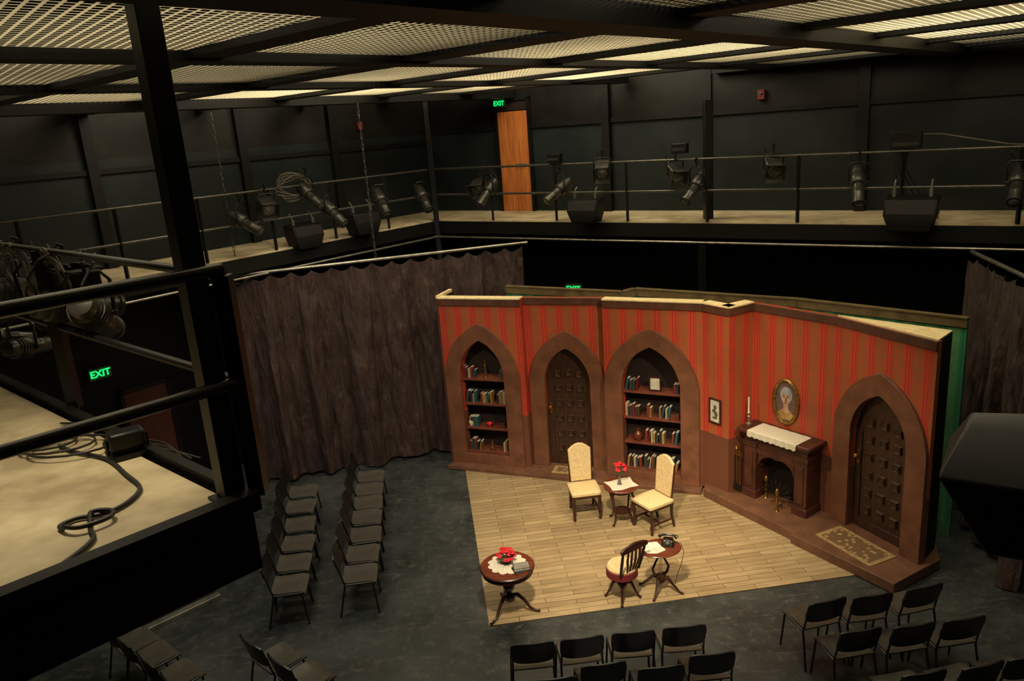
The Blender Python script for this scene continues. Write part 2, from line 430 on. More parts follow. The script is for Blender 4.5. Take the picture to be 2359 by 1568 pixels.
for p,w in (((4.5,13.6),0),((-2.8,16.4),1)):
    v=onwall(Wc,dL if w else dB,nL if w else nB,p,.03)
    o=thing('fire_alarm','small red fire alarm box on the black wall','alarm',loc=(v.x,v.y,5.98),rz=rzL if w else rzB)
    part(o,'alarm_housing',M().box(-.06,.06,-.05,.03,-.08,.08),REDBOX,bevel=.008)
    part(o,'strobe_lens',M().sph((0,-.05,.02),.03,sz=.6),LENS)

# ------------------------------------------------------------------ stage set
def archpts(xc,w,zb,hs,ha,n=12):
    c=((ha-hs)**2-w*w)/(2*w); Rr=w+c; am=math.acos(max(-1,min(1,-c/Rr)))
    L=[(xc-w,zb)]
    for k in range(n+1):
        a=pi+(am-pi)*k/n; L.append((xc+c+Rr*math.cos(a),hs+Rr*math.sin(a)))
    return L+[(2*xc-x,z) for x,z in L[-2::-1]]
def arch_flat(label,p,q,z0,z1,t,xc,w,zb,hs,ha,Wo,Hso,Hao,cap=True,capd=.1):
    d=Vector(q)-Vector(p); Ln=d.length; rz=math.atan2(d.y,d.x)
    o=thing('scenery_flat',label,'scenery wall',loc=(p[0],p[1],0),rz=rz)
    A=archpts(xc,w,zb,hs,ha)
    m=M()
    m.box(0,xc-w,0,t,z0,z1).box(xc+w,Ln,0,t,z0,z1)
    if zb>z0+.01: m.box(xc-w,xc+w,0,t,z0,zb)
    B=[(x,z1) for x,z in A[1:-1]]
    m.band(B,A[1:-1],0,t)
    part(o,'wall_panel',m,WALLP)
    O=archpts(xc,Wo,z0,Hso,Hao); I=archpts(xc,w-.0,z0,hs,ha)
    part(o,'arch_surround',M().band(O,I,-.05,0.02),BROWN,bevel=.006)
    if zb>z0+.01: part(o,'base_panel',M().box(xc-w,xc+w,-.048,0.01,z0,zb),BROWN)
    part(o,'cornice',M().box(0,Ln,-.02,0,z1-.12,z1),BROWND,bevel=.008)
    if cap: part(o,'top_edge',M().box(0,Ln,-.025,capd,z1,z1+.02),RAW,label='pale raw timber top edge')
    return o,rz
def loc2w(p,rz,x,y,z):
    return (p[0]+x*math.cos(rz)-y*math.sin(rz),p[1]+x*math.sin(rz)+y*math.cos(rz),z)
def plain_flat(label,p,q,z0,z1,t,mat,cap=None,corn=BROWND):
    d=Vector(q)-Vector(p); Ln=d.length; rz=math.atan2(d.y,d.x)
    o=thing('scenery_flat',label,'scenery wall',loc=(p[0],p[1],0),rz=rz)
    part(o,'wall_panel',M().box(0,Ln,0,t,z0,z1),mat)
    if corn: part(o,'cornice',M().box(0,Ln,-.02,0,z1-.12,z1),corn,bevel=.008)
    if cap: part(o,'top_edge',M().box(0,Ln,-.025,cap,z1,z1+.02),RAW,label='pale raw timber top edge')
    return o,rz
ZT=3.05
W0=(-1.2,12.9);W1=(.17,12.37);W2=(1.45,11.9);W3=(2.85,11.2);W4=(3.13,10.78);W5=(3.55,11.01);W6=(4.31,9.94);W7=(4.9,8.53)
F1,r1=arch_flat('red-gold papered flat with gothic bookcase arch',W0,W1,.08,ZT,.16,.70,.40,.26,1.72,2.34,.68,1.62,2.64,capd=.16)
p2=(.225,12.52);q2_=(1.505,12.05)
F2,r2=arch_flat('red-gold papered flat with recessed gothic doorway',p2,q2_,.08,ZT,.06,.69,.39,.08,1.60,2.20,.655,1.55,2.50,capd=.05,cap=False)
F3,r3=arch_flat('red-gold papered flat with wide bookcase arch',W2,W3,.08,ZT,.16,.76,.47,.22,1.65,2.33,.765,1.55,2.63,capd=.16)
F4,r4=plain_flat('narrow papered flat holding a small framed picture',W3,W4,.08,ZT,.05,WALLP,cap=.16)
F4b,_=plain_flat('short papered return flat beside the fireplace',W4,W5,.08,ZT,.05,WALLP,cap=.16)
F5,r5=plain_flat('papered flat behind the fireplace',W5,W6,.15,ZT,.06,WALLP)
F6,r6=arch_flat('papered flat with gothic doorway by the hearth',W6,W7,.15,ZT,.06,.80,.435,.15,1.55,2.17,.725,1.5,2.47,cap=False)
W8=(5.25,8.86)
plain_flat('black end return of the stage set',(W7[0]+.03,W7[1]+.03),W8,.15,ZT,.05,BLK,corn=None)
part(F6,'top_edge',M().prism([tuple(Matrix.Rotation(-r6,2)@(Vector(v)-Vector(W6))) for v in ((4.33,9.93),W7,W8)],ZT,ZT+.02),RAW,label='pale raw timber top edge')
part(F1,'side_return',M().box(-.04,0,0,.55,.08,ZT),BROWND)
part(F1,'side_cap',M().box(-.04,.02,0,.55,ZT,ZT+.05),RAW)
bk=[(-.04,13.5),(1.85,12.1+.25),(2.08,12.52),(4.2,10.99),(5.72,9.35)]
for a,b in zip(bk[:-1],bk[1:]):
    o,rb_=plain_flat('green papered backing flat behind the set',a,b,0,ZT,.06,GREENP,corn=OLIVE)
    part(o,'top_edge',M().box(0,(Vector(b)-Vector(a)).length,-.03,.06,ZT,ZT+.02),OLIVE)
thing('stage_platform','low brown step running below bookcase wall','platform',m=M().prism([(-1.3,12.7),(2.77,11.02),(3.0,11.6),(-1.0,13.2)],0.012,.08),mat=BROWNL,bevel=.006)
thing('stage_platform','raised brown platform below fireplace and door','platform',m=M().prism([(2.80,10.97),(3.66,9.50),(3.60,9.46),(4.38,8.16),(5.18,8.6),(5.34,9.0),(4.3,10.6),(3.62,11.3),(2.95,11.3)],0.012,.15),mat=BROWNL,bevel=.008)
dF=math.atan2(.49,4.67)
a=Vector((-.526,8.12))
poly=[(-.526,8.12),(4.14,8.61),(4.6,8.66),(4.6,9.5),(3.4,11.5),(-1.02,12.95)]
Rm=Matrix.Rotation(-dF,2)
pl=[tuple(Rm@(Vector(v)-a)) for v in poly]
thing('stage_floor_cloth','tan painted plank stage floor on black floor','stage floor',loc=(a.x,a.y,0.001),rz=dF,m=M().prism(pl,0,.011),mat=PLANK)

# bookcases
BCOL=[basic('book_cover_%d'%i,c,.6) for i,c in enumerate([(54,50,66),(112,46,32),(150,122,74),(46,56,40),(30,30,36),(134,96,50),(100,26,26),(166,154,124),(40,80,88),(66,42,28)])]
def bookcase(label,p,rz,xc,w,zs,dep,ztop):
    o=thing('bookcase',label,'bookcase',loc=loc2w(p,rz,xc,.165,0),rz=rz)
    ww=w+.05
    part(o,'back_panel',M().box(-ww,ww,dep,dep+.02,.1,ztop),BACKP)
    part(o,'side_panel',M().box(-ww,-ww+.02,0,dep,.1,ztop),BACKP)
    part(o,'side_panel',M().box(ww-.02,ww,0,dep,.1,ztop),BACKP)
    for z in zs: part(o,'shelf',M().box(-w+.003,w-.003,-.14,dep,z-.035,z),SHELF)
    return o
z1s=[.30,.74,1.19,1.64]; z3s=[.24,.70,1.13,1.57]
bookcase('arched dark bookcase with four shelves of books',W0,r1,.70,.40,z1s,.14,2.5)
bookcase('wider arched bookcase with four shelves of books',W2,r3,.76,.47,z3s,.14,2.5)
def book(p,rz,x,y,z,t,h,dp,ci,lean,grp,lab):
    m=M(); m.mi=0
    m.box(0,.003,0,dp,0,h).box(t-.003,t,0,dp,0,h).box(0,t,0,.004,0,h)
    m.mi=1; m.box(.003,t-.003,.004,dp-.005,.004,h-.004)
    return thing('book',lab,'book',loc=loc2w(p,rz,x,y,z),group=grp,m=m,mat=[BCOL[ci],PAPER],rot=(0,lean,rz))
cn_=['slate purple','rust red','tan','dark green','black','ochre','maroon','pale buff','teal','dark brown']
def shelfrow(p,rz,x0,x1,z,name,seed,gaps=()):
    rnd=random.Random(seed); x=x0
    while x<x1-.05:
        t=rnd.uniform(.022,.045); h=rnd.uniform(.15,.225); ci=rnd.randrange(10)
        if any(a<x+t/2<b for a,b in gaps): x+=.04; continue
        ln=0
        if rnd.random()<.22: ln=rnd.choice((.12,.2))
        book(p,rz,x,.05,z+.001,t,h,.13,ci,ln,name,'%s cloth-bound book standing on bookcase shelf'%cn_[ci])
        x+=t+.003+(h*math.sin(abs(ln)) if ln else 0)
x0=.70-.38
shelfrow(W0,r1,x0,.70+.38,z1s[3],'books on upper shelf of narrower bookcase',1,[(x0+.22,x0+.66)])
shelfrow(W0,r1,x0,.70+.38,z1s[2],'books on third shelf of narrower bookcase',2,[(x0+.2,x0+.27),(x0+.5,x0+.6)])
shelfrow(W0,r1,x0,.70+.38,z1s[1],'books on second shelf of narrower bookcase',3,[(x0+.0,x0+.06),(x0+.18,x0+.8)])
shelfrow(W0,r1,x0,.70+.38,z1s[0],'books on lowest shelf of narrower bookcase',4,[(x0+.25,x0+.66)])
x0=.76-.45
shelfrow(W2,r3,x0,.76+.45,z3s[3],'books on upper shelf of wider bookcase',5,[(x0+.2,x0+.78)])
shelfrow(W2,r3,x0,.76+.45,z3s[2],'books on third shelf of wider bookcase',6,[(x0+.22,x0+.34),(x0+.44,x0+.56),(x0+.72,x0+.9)])
shelfrow(W2,r3,x0,.76+.45,z3s[1],'books on second shelf of wider bookcase',8,[(x0,x0+.33),(x0+.62,x0+.76)])
shelfrow(W2,r3,x0,.76+.45,z3s[0],'books on lowest shelf of wider bookcase',9,[(x0+.24,x0+.3)])
def lathething(name,label,cat,pos,prof,mat,rz=0):
    return thing(name,label,cat,loc=pos,rz=rz,m=M().lathe(prof,18),mat=mat)
cand=[(.045,0),(.045,.01),(.015,.03),(.012,.09),(.02,.11),(.01,.14),(.012,.2),(.03,.22),(.03,.235),(.012,.24),(.011,.33),(.002,.335)]
lathething('candlestick','tall brass candlestick on bookcase shelf','candlestick',loc2w(W0,r1,.72,.09,z1s[3]+.001),cand,BRASS)
lathething('candlestick','short brass candlestick on lowest bookcase shelf','candlestick',loc2w(W0,r1,.74,.09,z1s[0]+.001),[(r,z*.55) for r,z in cand],BRASS)
lathething('bowl','small red bowl on bookcase shelf','bowl',loc2w(W0,r1,.72,.09,z1s[1]+.001),[(.02,0),(.022,.01),(.05,.05),(.055,.07),(.05,.07),(.02,.03)],RED)
lathething('vase','round dark vase on bookcase shelf','vase',loc2w(W2,r3,.50,.10,z3s[1]+.001),[(.04,0),(.075,.05),(.08,.09),(.05,.14),(.025,.17),(.04,.2),(.03,.2)],WOODM)
lathething('figurine','pale round ornament on bookcase shelf','ornament',loc2w(W0,r1,.38,.09,z1s[1]+.001),[(.04,0),(.05,.04),(.055,.08),(.03,.13),(.035,.16),(.005,.2)],CREAM)
o=thing('keepsake_box','small brown wooden box on bookcase shelf','box',loc=loc2w(W0,r1,.92,.09,z1s[1]+.001),rz=r1)
part(o,'box_body',M().box(-.1,.1,-.05,.05,0,.07),WOODM,bevel=.004); part(o,'lid',M().box(-.105,.105,-.055,.055,.071,.095),WOODD,bevel=.004)
o=thing('keepsake_box','red-brown wooden box on wider bookcase shelf','box',loc=loc2w(W2,r3,1.12,.09,z3s[2]+.001),rz=r3)
part(o,'box_body',M().box(-.07,.07,-.05,.05,0,.09),WOODM,bevel=.004); part(o,'lid',M().box(-.075,.075,-.055,.055,.091,.115),WOODD,bevel=.004)
o=thing('photo_frame','small framed photograph standing on upper shelf','photo frame',loc=loc2w(W2,r3,.80,.09,z3s[3]+.001),rz=r3)
part(o,'frame_border',M().box(-.1,-.075,-.01,.01,0,.25).box(.075,.1,-.01,.01,0,.25).box(-.075,.075,-.01,.01,0,.03).box(-.075,.075,-.01,.01,.22,.25),WOODD,bevel=.003)
part(o,'photograph',M().box(-.075,.075,-.004,.004,.03,.22),PAPER)

# gothic set doors
def gothic_door(label,p,rz,xc,w,z0,hs,ha,y):
    o=thing('gothic_door',label,'door',loc=loc2w(p,rz,xc,y,0),rz=rz)
    A=archpts(0,w+.02,z0+.01,hs,ha+.02)
    part(o,'door_leaf',M().prism(A,.0,.04,'y'),DOORW)
    fr=M().box(-w,-w+.09,-.02,0,z0+.01,hs).box(w-.09,w,-.02,0,z0+.01,hs).box(-.0-w,w,-.022,0,z0+.01,z0+.14)
    part(o,'door_stile',fr,DOORW,bevel=.004)
    sp=(w*2-.24)/3
    for r in range(6):
        for c in (-1,0,1):
            z=z0+.30+r*(ha-z0-.45)/6.1; x=c*sp*1.02
            if r==5 and c: z-=.03
            m=M(); h=.062
            m.add([(x-h,0,z-h),(x+h,0,z-h),(x+h,0,z+h),(x-h,0,z+h),(x-h*.75,-.035,z-h*.75),(x+h*.75,-.035,z-h*.75),(x+h*.75,-.035,z+h*.75),(x-h*.75,-.035,z+h*.75),(x-h*.4,-.02,z-h*.4),(x+h*.4,-.02,z-h*.4),(x+h*.4,-.02,z+h*.4),(x-h*.4,-.02,z+h*.4)],
              [(0,1,5,4),(1,2,6,5),(2,3,7,6),(3,0,4,7),(4,5,9,8),(5,6,10,9),(6,7,11,10),(7,4,8,11),(8,9,10,11)])
            part(o,'raised_panel',m,DOORW)
    part(o,'lock_plate',M().box(-w+.03,-w+.08,-.035,-.02,z0+.92,z0+1.12),BRASS,bevel=.003)
    kx=-w+.055
    part(o,'knob',M().lathe([(.01,0),(.01,.03),(.028,.04),(.032,.055),(.02,.07),(.002,.072)],14).xf(Matrix.Translation((kx,-.035,z0+1.05))@Matrix.Rotation(pi/2,4,'X')),BRASS)
    return o
gothic_door('dark studded gothic door between the bookcases',p2,r2,.69,.39,.08,1.60,2.20,.10)
gothic_door('dark studded gothic door beside the fireplace',W6,r6,.80,.435,.15,1.55,2.17,.10)

def rug(label,c,rz,w,d):
    o=thing('rug',label,'rug',loc=c,rz=rz)
    part(o,'rug_field',M().box(-w/2+.06,w/2-.06,-d/2+.05,d/2-.05,0,.010),RUG)
    m=M().box(-w/2,w/2,-d/2,-d/2+.05,0,.009).box(-w/2,w/2,d/2-.05,d/2,0,.009).box(-w/2,-w/2+.06,-d/2+.05,d/2-.05,0,.009).box(w/2-.06,w/2,-d/2+.05,d/2-.05,0,.009)
    part(o,'rug_border',m,RUGB)
rug('tan patterned door rug on raised platform',(4.30,9.06,.151),r6,.92,.46)
rug('small tan patterned mat at gothic door step',(.86,12.10,.081),r2,.66,.28)

# ------------------------------------------------------------------ fireplace
o=thing('fireplace','dark carved wooden fireplace with firebox','fireplace',loc=(W5[0],W5[1],.151),rz=r5)
FX0,FX1=.13,1.18; D=.34
FM=basic('fireplace_brown',(78,40,28),.45,c2=(54,26,18),scale=5)
for x in (FX0,FX1-.2):
    m=M().box(x,x+.2,-D,0,0,.9).box(x-.02,x+.22,-D-.02,0,0,.12).box(x-.015,x+.215,-D-.015,0,.82,.9).box(x+.05,x+.15,-D-.015,-D,.18,.76)
    part(o,'jamb',m,FM,bevel=.006)
m=M().box(FX0,FX1,-D,0,.9,1.0).box(FX0+.2,FX1-.2,-D+.02,0,.72,.9).box(FX0-.03,FX1+.03,-D-.03,0,.98,1.04)
part(o,'lintel',m,FM,bevel=.006)
A=archpts((FX0+FX1)/2,.30,.0,.5,.70)
Bq=[(x,.74) for x,z in A[1:-1]]
part(o,'firebox_arch',M().band(Bq,A[1:-1],-D+.03,-.02),FM)
part(o,'mantel_shelf',M().box(FX0-.08,FX1+.08,-D-.09,0,1.04,1.10),FM,bevel=.012)
part(o,'firebox',M().box(FX0+.2,FX1-.2,-.02,-.005,0,.74),BLK)
m=M(); nx=40; vs=[];fs=[]
x0_,x1_=FX0+.12,FX1-.12
rows=[(-.06,1.104),(-.2,1.106),(-D-.02,1.105),(-D-.085,1.106),(-D-.100,1.10),(-D-.104,1.06),(-D-.106,1.03)]
for j,(y,z) in enumerate(rows):
    for i in range(nx+1):
        u=i/nx; zz=z-(.02*abs(math.sin(u*pi*9)) if j==6 else 0)+(.002*math.sin(u*30) if j<4 else 0)
        vs.append((x0_+(x1_-x0_)*u,y-(.006*math.sin(u*40) if j>4 else 0),zz))
for j in range(6):
    for i in range(nx): k=j*(nx+1)+i; fs.append((k,k+nx+1,k+nx+2,k+1))
part(o,'mantel_cloth',m.add(vs,fs),WHITE,label='white lace runner draped over mantel')
def pf(x,y,z): return loc2w(W5,r5,x,y,z+.151)
o=thing('fire_screen','brass fan-shaped fire screen in fireplace','fire screen',loc=pf(.64,-.24,0),rz=r5)
m=M()
for k in range(9):
    a=pi*(.08+.84*k/8); a2=a+pi*.84/9*.6
    m.add([(0,-.004*(k%2),.1),(.26*math.cos(a),-.02,.1+.26*math.sin(a)),(.27*math.cos((a+a2)/2),-.03,.1+.28*math.sin((a+a2)/2)),(.26*math.cos(a2),-.012,.1+.26*math.sin(a2))],[(0,1,2,3)])
part(o,'fan_blades',m,IRON)
part(o,'screen_foot',M().tube([(-.12,-.03,0),(-.04,0,.03),(0,0,.1),(.04,0,.03),(.12,-.03,0)],.008),BRASS)
for x in (.40,.90):
    o=thing('andiron','brass-topped andiron standing at the hearth','andiron',loc=pf(.42 if x<.5 else .78,-.44 if x>.5 else -.2,0),rz=r5)
    part(o,'andiron_post',M().lathe([(.04,0),(.02,.03),(.012,.1),(.025,.14),(.012,.18),(.012,.24),(.03,.28),(.03,.32),(.005,.35)],14),BRASS)
    part(o,'andiron_bar',M().tube([(0,0,.06),(0,.12,.06),(0,.12,0)],.008),IRON)
o=thing('fireplace_tool_set','wrought iron fireplace tools on a stand','fireplace tools',loc=pf(-.02,-.33,0),rz=r5)
part(o,'stand',M().lathe([(.09,0),(.09,.015),(.02,.03),(.01,.05),(.01,.68),(.025,.7),(.005,.74)],14).cyl((-.08,0,.6),(.08,0,.6),.008),BRASS)
for x,nm in ((-.07,'poker'),(.07,'shovel'),(.0,'brush')):
    m=M().tube([(x,-.03,.62),(x,-.03,.1)],.006,6)
    if nm=='shovel': m.box(x-.035,x+.035,-.04,-.03,.03,.13)
    if nm=='brush': m.lathe([(.012,.2),(.028,.06),(.022,.04)],10,(x,-.03,0))
    if nm=='poker': m.tube([(x,-.03,.1),(x,-.06,.07)],.005,6)
    part(o,nm,m,IRON)
o=thing('candlestick','candlestick with white candle on mantel','candlestick',loc=pf(.11,-.22,1.10))
part(o,'candle_holder',M().lathe([(.045,0),(.045,.012),(.015,.03),(.012,.1),(.022,.12),(.012,.14),(.028,.18),(.02,.19)],16),STEEL)
part(o,'candle',M().lathe([(.012,.19),(.011,.42),(.003,.425)],10),CREAMW)
# oval portrait
o=thing('oval_portrait','gilt oval portrait of a grey-haired woman','painting',loc=pf(.60,-.01,1.52),rz=r5)
def ell(cx,cz,rx,rz_,y,n=28): return [(cx+rx*math.cos(2*pi*k/n),y,cz+rz_*math.sin(2*pi*k/n)) for k in range(n)]
m=M()
n=36;prof=[(0,-.0),(.01,-.03),(.03,-.04),(.05,-.03),(.055,-.0)]
vs=[];fs=[]
for k in range(n):
    a=2*pi*k/n
    for dr,y in prof: vs.append(((.165+dr)*math.cos(a),y,(.30+dr)*math.sin(a)))
P_=len(prof)
for k in range(n):
    for i in range(P_-1):
        l=(k+1)%n; fs.append((k*P_+i,k*P_+i+1,l*P_+i+1,l*P_+i))
m.add(vs,fs); part(o,'frame_border',m,GOLD)
pc=[basic('paint_%s'%nme,c,.6,c2=c2) for nme,c,c2 in (('ground',(70,66,84),(110,84,70)),('skin',(186,154,128),(160,120,96)),('hair',(165,165,172),(126,128,140)),('dress',(180,146,84),(140,102,56)),('line',(60,44,44),(50,36,36)),('lip',(140,66,56),(120,56,50)))]
m=M()
def disc(mi,cx,cz,rx,rz_,y): m.mi=mi; m.add(ell(cx,cz,rx,rz_,y),[tuple(range(28))])
disc(0,0,0,.17,.305,-.005)
m.mi=3; m.add([(-.13,-.008,-.19),(-.06,-.008,-.12),(.06,-.008,-.12),(.13,-.008,-.19),(.07,-.008,-.275),(-.07,-.008,-.275)],[(0,1,2,3,4,5)])
disc(2,0,.10,.098,.125,-.008)
m.mi=1; m.add([(-.035,-.010,0),(.035,-.010,0),(.045,-.010,-.15),(0,-.010,-.19),(-.045,-.010,-.15)],[(0,1,2,3,4)])
disc(1,0,.05,.072,.105,-.012); disc(2,0,.145,.07,.04,-.014)
for sx in (-1,1):
    disc(4,sx*.03,.07,.016,.007,-.016); m.mi=4; m.box(sx*.03-.018,sx*.03+.018,-.017,-.016,.09,.094)
m.mi=4; m.add([(-.004,-.016,.06),(.006,-.016,.06),(.014,-.018,.015),(-.008,-.016,.012)],[(0,1,2,3)])
disc(5,0,-.015,.024,.008,-.017)
part(o,'painted_canvas',m,pc)
o=thing('framed_print','small framed ink print on the papered wall','picture',loc=loc2w(W3,r4,.26,-.005,1.42),rz=r4)
w,h=.115,.20
part(o,'frame_border',M().box(-w,-w+.025,-.025,0,-h,h).box(w-.025,w,-.025,0,-h,h).box(-w+.025,w-.025,-.025,0,-h,-h+.025).box(-w+.025,w-.025,-.025,0,h-.025,h),WOODD,bevel=.004)
m=M(); m.mi=0; m.box(-w+.02,w-.02,-.010,0,-h+.02,h-.02); m.mi=1
for cx,cz,rx,rz_ in ((0,.06,.03,.04),(-.02,.0,.035,.03),(.02,-.05,.03,.045),(0,-.11,.045,.02)): m.add(ell(cx,cz,rx,rz_,-.013,14),[tuple(range(14))])
part(o,'print_sheet',m,[PAPER,basic('print_ink',(96,80,56),.7)])

# ------------------------------------------------------------------ furniture
turn=[(.018,0),(.024,.02),(.016,.05),(.026,.09),(.028,.13),(.016,.16),(.024,.19),(.03,.26),(.02,.31),(.026,.34),(.026,.40)]
def hiback(loc,rz,label):
    o=thing('dining_chair',label,'chair',loc=loc,rz=rz,group='high-back upholstered chairs')
    for sx in (-1,1):
        part(o,'leg',M().lathe(turn,12),WOODD,loc=(sx*.195,.19,0))
        part(o,'leg',M().tube([(sx*.18,-.24,0),(sx*.175,-.2,.2),(sx*.175,-.2,.42)],[.018,.022,.024],8),WOODD)
        part(o,'side_stretcher',M().cyl((sx*.19,.19,.14),(sx*.178,-.21,.14),.014,n=8),WOODD)
    part(o,'front_stretcher',M().lathe([(.01,-.18),(.02,-.12),(.012,-.04),(.026,0),(.012,.04),(.02,.12),(.01,.18)],10).xf(Matrix.Translation((0,.02,.14))@Matrix.Rotation(pi/2,4,'Y')),WOODD)
    part(o,'seat_rail',M().box(-.215,.215,-.21,.22,.36,.41),WOODD,bevel=.008)
    part(o,'seat',M().rbox(.45,.45,.05,.04,(0,.01,.405),dome=.4),CREAM)
    prof=[(-.16,.47),(.16,.47),(.175,.9),(.175,.98),(.15,.99),(.12,1.02),(.06,1.055),(0,1.065),(-.06,1.055),(-.12,1.02),(-.15,.99),(-.175,.98),(-.175,.9)]
    m=M().prism(prof,-.025,.025,'y'); m.xf(Matrix.Translation((0,-.2,.46))@Matrix.Rotation(.12,4,'X')@Matrix.Translation((0,0,-.46)))
    part(o,'backrest',m,CREAM,bevel=.014)
    for sx in (-1,1): part(o,'back_post',M().cyl((sx*.165,-.205,.4),(sx*.175,-.27,.95),.014,n=8),WOODD)
    return o
hiback((.92,10.70,.012),facing(.10,-1),'high-back cream upholstered chair beside side table')
hiback((1.86,10.18,.012),facing(-.88,-.5),'high-back cream upholstered chair angled toward table')
def blossoms(o,c,r,n,sd):
    rnd=random.Random(sd)
    for k in range(n):
        a=rnd.random()*2*pi; rr=r*math.sqrt(rnd.random()); z=c+ (r*.7)*(1-(rr/r)**2)+rnd.uniform(-.01,.02)
        m=M()
        for q in range(7):
            b=2*pi*q/7; m.sph((.016*math.cos(b),.016*math.sin(b),0),.015,6,4,sz=.7)
        m.sph((0,0,.008),.016,6,4)
        part(o,'blossom',m,RED,loc=(rr*math.cos(a),rr*math.sin(a),z),rot=(rnd.uniform(-.5,.5),rnd.uniform(-.5,.5),0))
def scallop(r,n,amp): return [((r+amp*abs(math.sin(n*pi*k/96)))*math.cos(2*pi*k/96),(r+amp*abs(math.sin(n*pi*k/96)))*math.sin(2*pi*k/96)) for k in range(96)]
ST=(1.44,10.40,.012)
o=thing('side_table','round mahogany side table with cabriole legs','table',loc=ST)
part(o,'tabletop',M().lathe([(.25,.565),(.265,.575),(.265,.59),(.255,.6)],36),WOODM)
part(o,'apron',M().lathe([(.19,.51),(.2,.515),(.2,.565)],28),WOODD)
for k in range(4):
    a=pi/4+k*pi/2; c,s=math.cos(a),math.sin(a)
    part(o,'leg',M().tube([(c*.18,s*.18,.55),(c*.22,s*.22,.46),(c*.17,s*.17,.28),(c*.15,s*.15,.14),(c*.19,s*.19,.03),(c*.22,s*.22,0.012)],[.024,.022,.014,.012,.012,.02],8),WOODD)
part(o,'lower_shelf',M().lathe([(.12,.17),(.13,.175),(.13,.185)],24),WOODD)
thing('doily','white lace doily on the side table','doily',loc=(ST[0],ST[1],ST[2]+.601),rz=.3,m=M().prism([(-.2,-.14),(-.07,-.18),(.08,-.15),(.21,-.16),(.19,.0),(.22,.15),(.05,.17),(-.1,.15),(-.2,.17),(-.18,.0)],0,.004),mat=WHITE)
o=thing('flower_vase','glass bud vase of red flowers on side table','flowers',loc=(ST[0]-.02,ST[1],ST[2]+.606))
part(o,'vase',M().lathe([(.035,0),(.03,.02),(.016,.07),(.014,.13),(.022,.16),(.018,.16)],16),LENS)
m=M()
for k in range(6): m.tube([(0,0,.05),(.03*math.cos(k),.03*math.sin(k),.2),(.06*math.cos(k),.06*math.sin(k),.25)],.003,5)
for k in range(6): m.sph((.06*math.cos(k*1.1),.06*math.sin(k*1.1),.19),.022,6,4,sz=.4)
part(o,'stems',m,GRN); blossoms(o,.25,.10,20,3)
PT=(-.26,8.39,0.012)
o=thing('pedestal_table','round dark drum table on tripod pedestal','table',loc=PT)
part(o,'tabletop',M().lathe([(.30,.55),(.315,.555),(.315,.60),(.335,.61),(.335,.625),(.325,.635)],48),WOODD)
part(o,'top_inlay',M().lathe([(.325,.634),(.323,.638)],48),WOODM)
part(o,'pedestal',M().lathe([(.06,.16),(.065,.2),(.035,.24),(.03,.28),(.07,.33),(.075,.37),(.05,.42),(.028,.45),(.028,.5),(.09,.55)],22),WOODD)
for k in range(3):
    a=-.2+k*2*pi/3; c,s=math.cos(a),math.sin(a)
    part(o,'leg',M().tube([(c*.03,s*.03,.22),(c*.1,s*.1,.24),(c*.18,s*.18,.17),(c*.25,s*.25,.06),(c*.33,s*.33,.02),(c*.37,s*.37,.025)],[.028,.026,.022,.018,.015,.017],8),WOODD)
zt=PT[2]+.639
thing('doily','round scalloped white lace doily on drum table','doily',loc=(PT[0]+.0,PT[1]+.03,zt),m=M().prism(scallop(.205,12,.035),0,.004),mat=WHITE)
o=thing('flower_bowl','low bowl of red flowers on drum table','flowers',loc=(PT[0]-.01,PT[1]+.07,zt+.005))
part(o,'bowl',M().lathe([(.04,0),(.035,.015),(.06,.04),(.065,.06),(.06,.06)],18),LENS)
m=M()
for k in range(9): m.sph((.085*math.cos(k*.7),.085*math.sin(k*.7),.07),.03,6,4,sz=.35)
part(o,'leaves',m,GRN); blossoms(o,.08,.115,26,5)
def flatbook(label,loc,rz,w,d,h,mat):
    m=M(); m.mi=0; m.box(-w/2,w/2,-d/2,d/2,0,.004).box(-w/2,w/2,-d/2,d/2,h-.004,h).box(-w/2,-w/2+.004,-d/2,d/2,0,h); m.mi=1; m.box(-w/2+.004,w/2-.006,-d/2+.005,d/2-.005,.004,h-.004)
    return thing('book',label,'book',loc=loc,rz=rz,m=m,mat=[mat,PAPER])
flatbook('dark book lying flat on drum table',(PT[0]+.17,PT[1]-.13,zt+.005),.35,.20,.14,.02,BCOL[4])
flatbook('grey book stacked on darker book',(PT[0]+.17,PT[1]-.12,zt+.026),.15,.19,.14,.03,basic('grey_cover',(120,116,108),.6))
LT=(1.65,8.60,.012)
o=thing('lyre_table','oval mahogany table on lyre pedestal','table',loc=LT,rz=.25)
part(o,'tabletop',M().lathe([(.25,.575),(.265,.58),(.27,.59),(.26,.6)],36,sx=1.0,sy=.82),WOODM)
for sx in (-1,1):
    part(o,'lyre_arm',M().tube([(sx*.03,0,.2),(sx*.09,0,.25),(sx*.11,0,.32),(sx*.07,0,.4),(sx*.04,0,.46),(sx*.07,0,.53),(sx*.13,0,.575)],[.018,.018,.016,.014,.013,.014,.018],8),WOODD)
part(o,'lyre_strings',M().cyl((-.02,0,.2),(-.02,0,.56),.003,n=5).cyl((0,0,.2),(0,0,.56),.003,n=5).cyl((.02,0,.2),(.02,0,.56),.003,n=5),BRASS)
part(o,'pedestal',M().lathe([(.035,.1),(.06,.14),(.05,.18),(.06,.21)],16),WOODD)
for k in range(4):
    a=.8+k*pi/2; c,s=math.cos(a),math.sin(a)
    part(o,'leg',M().tube([(c*.02,s*.02,.17),(c*.1,s*.1,.18),(c*.17,s*.17,.1),(c*.24,s*.24,.03),(c*.29,s*.29,.016)],[.024,.022,.016,.013,.016],8),WOODD)
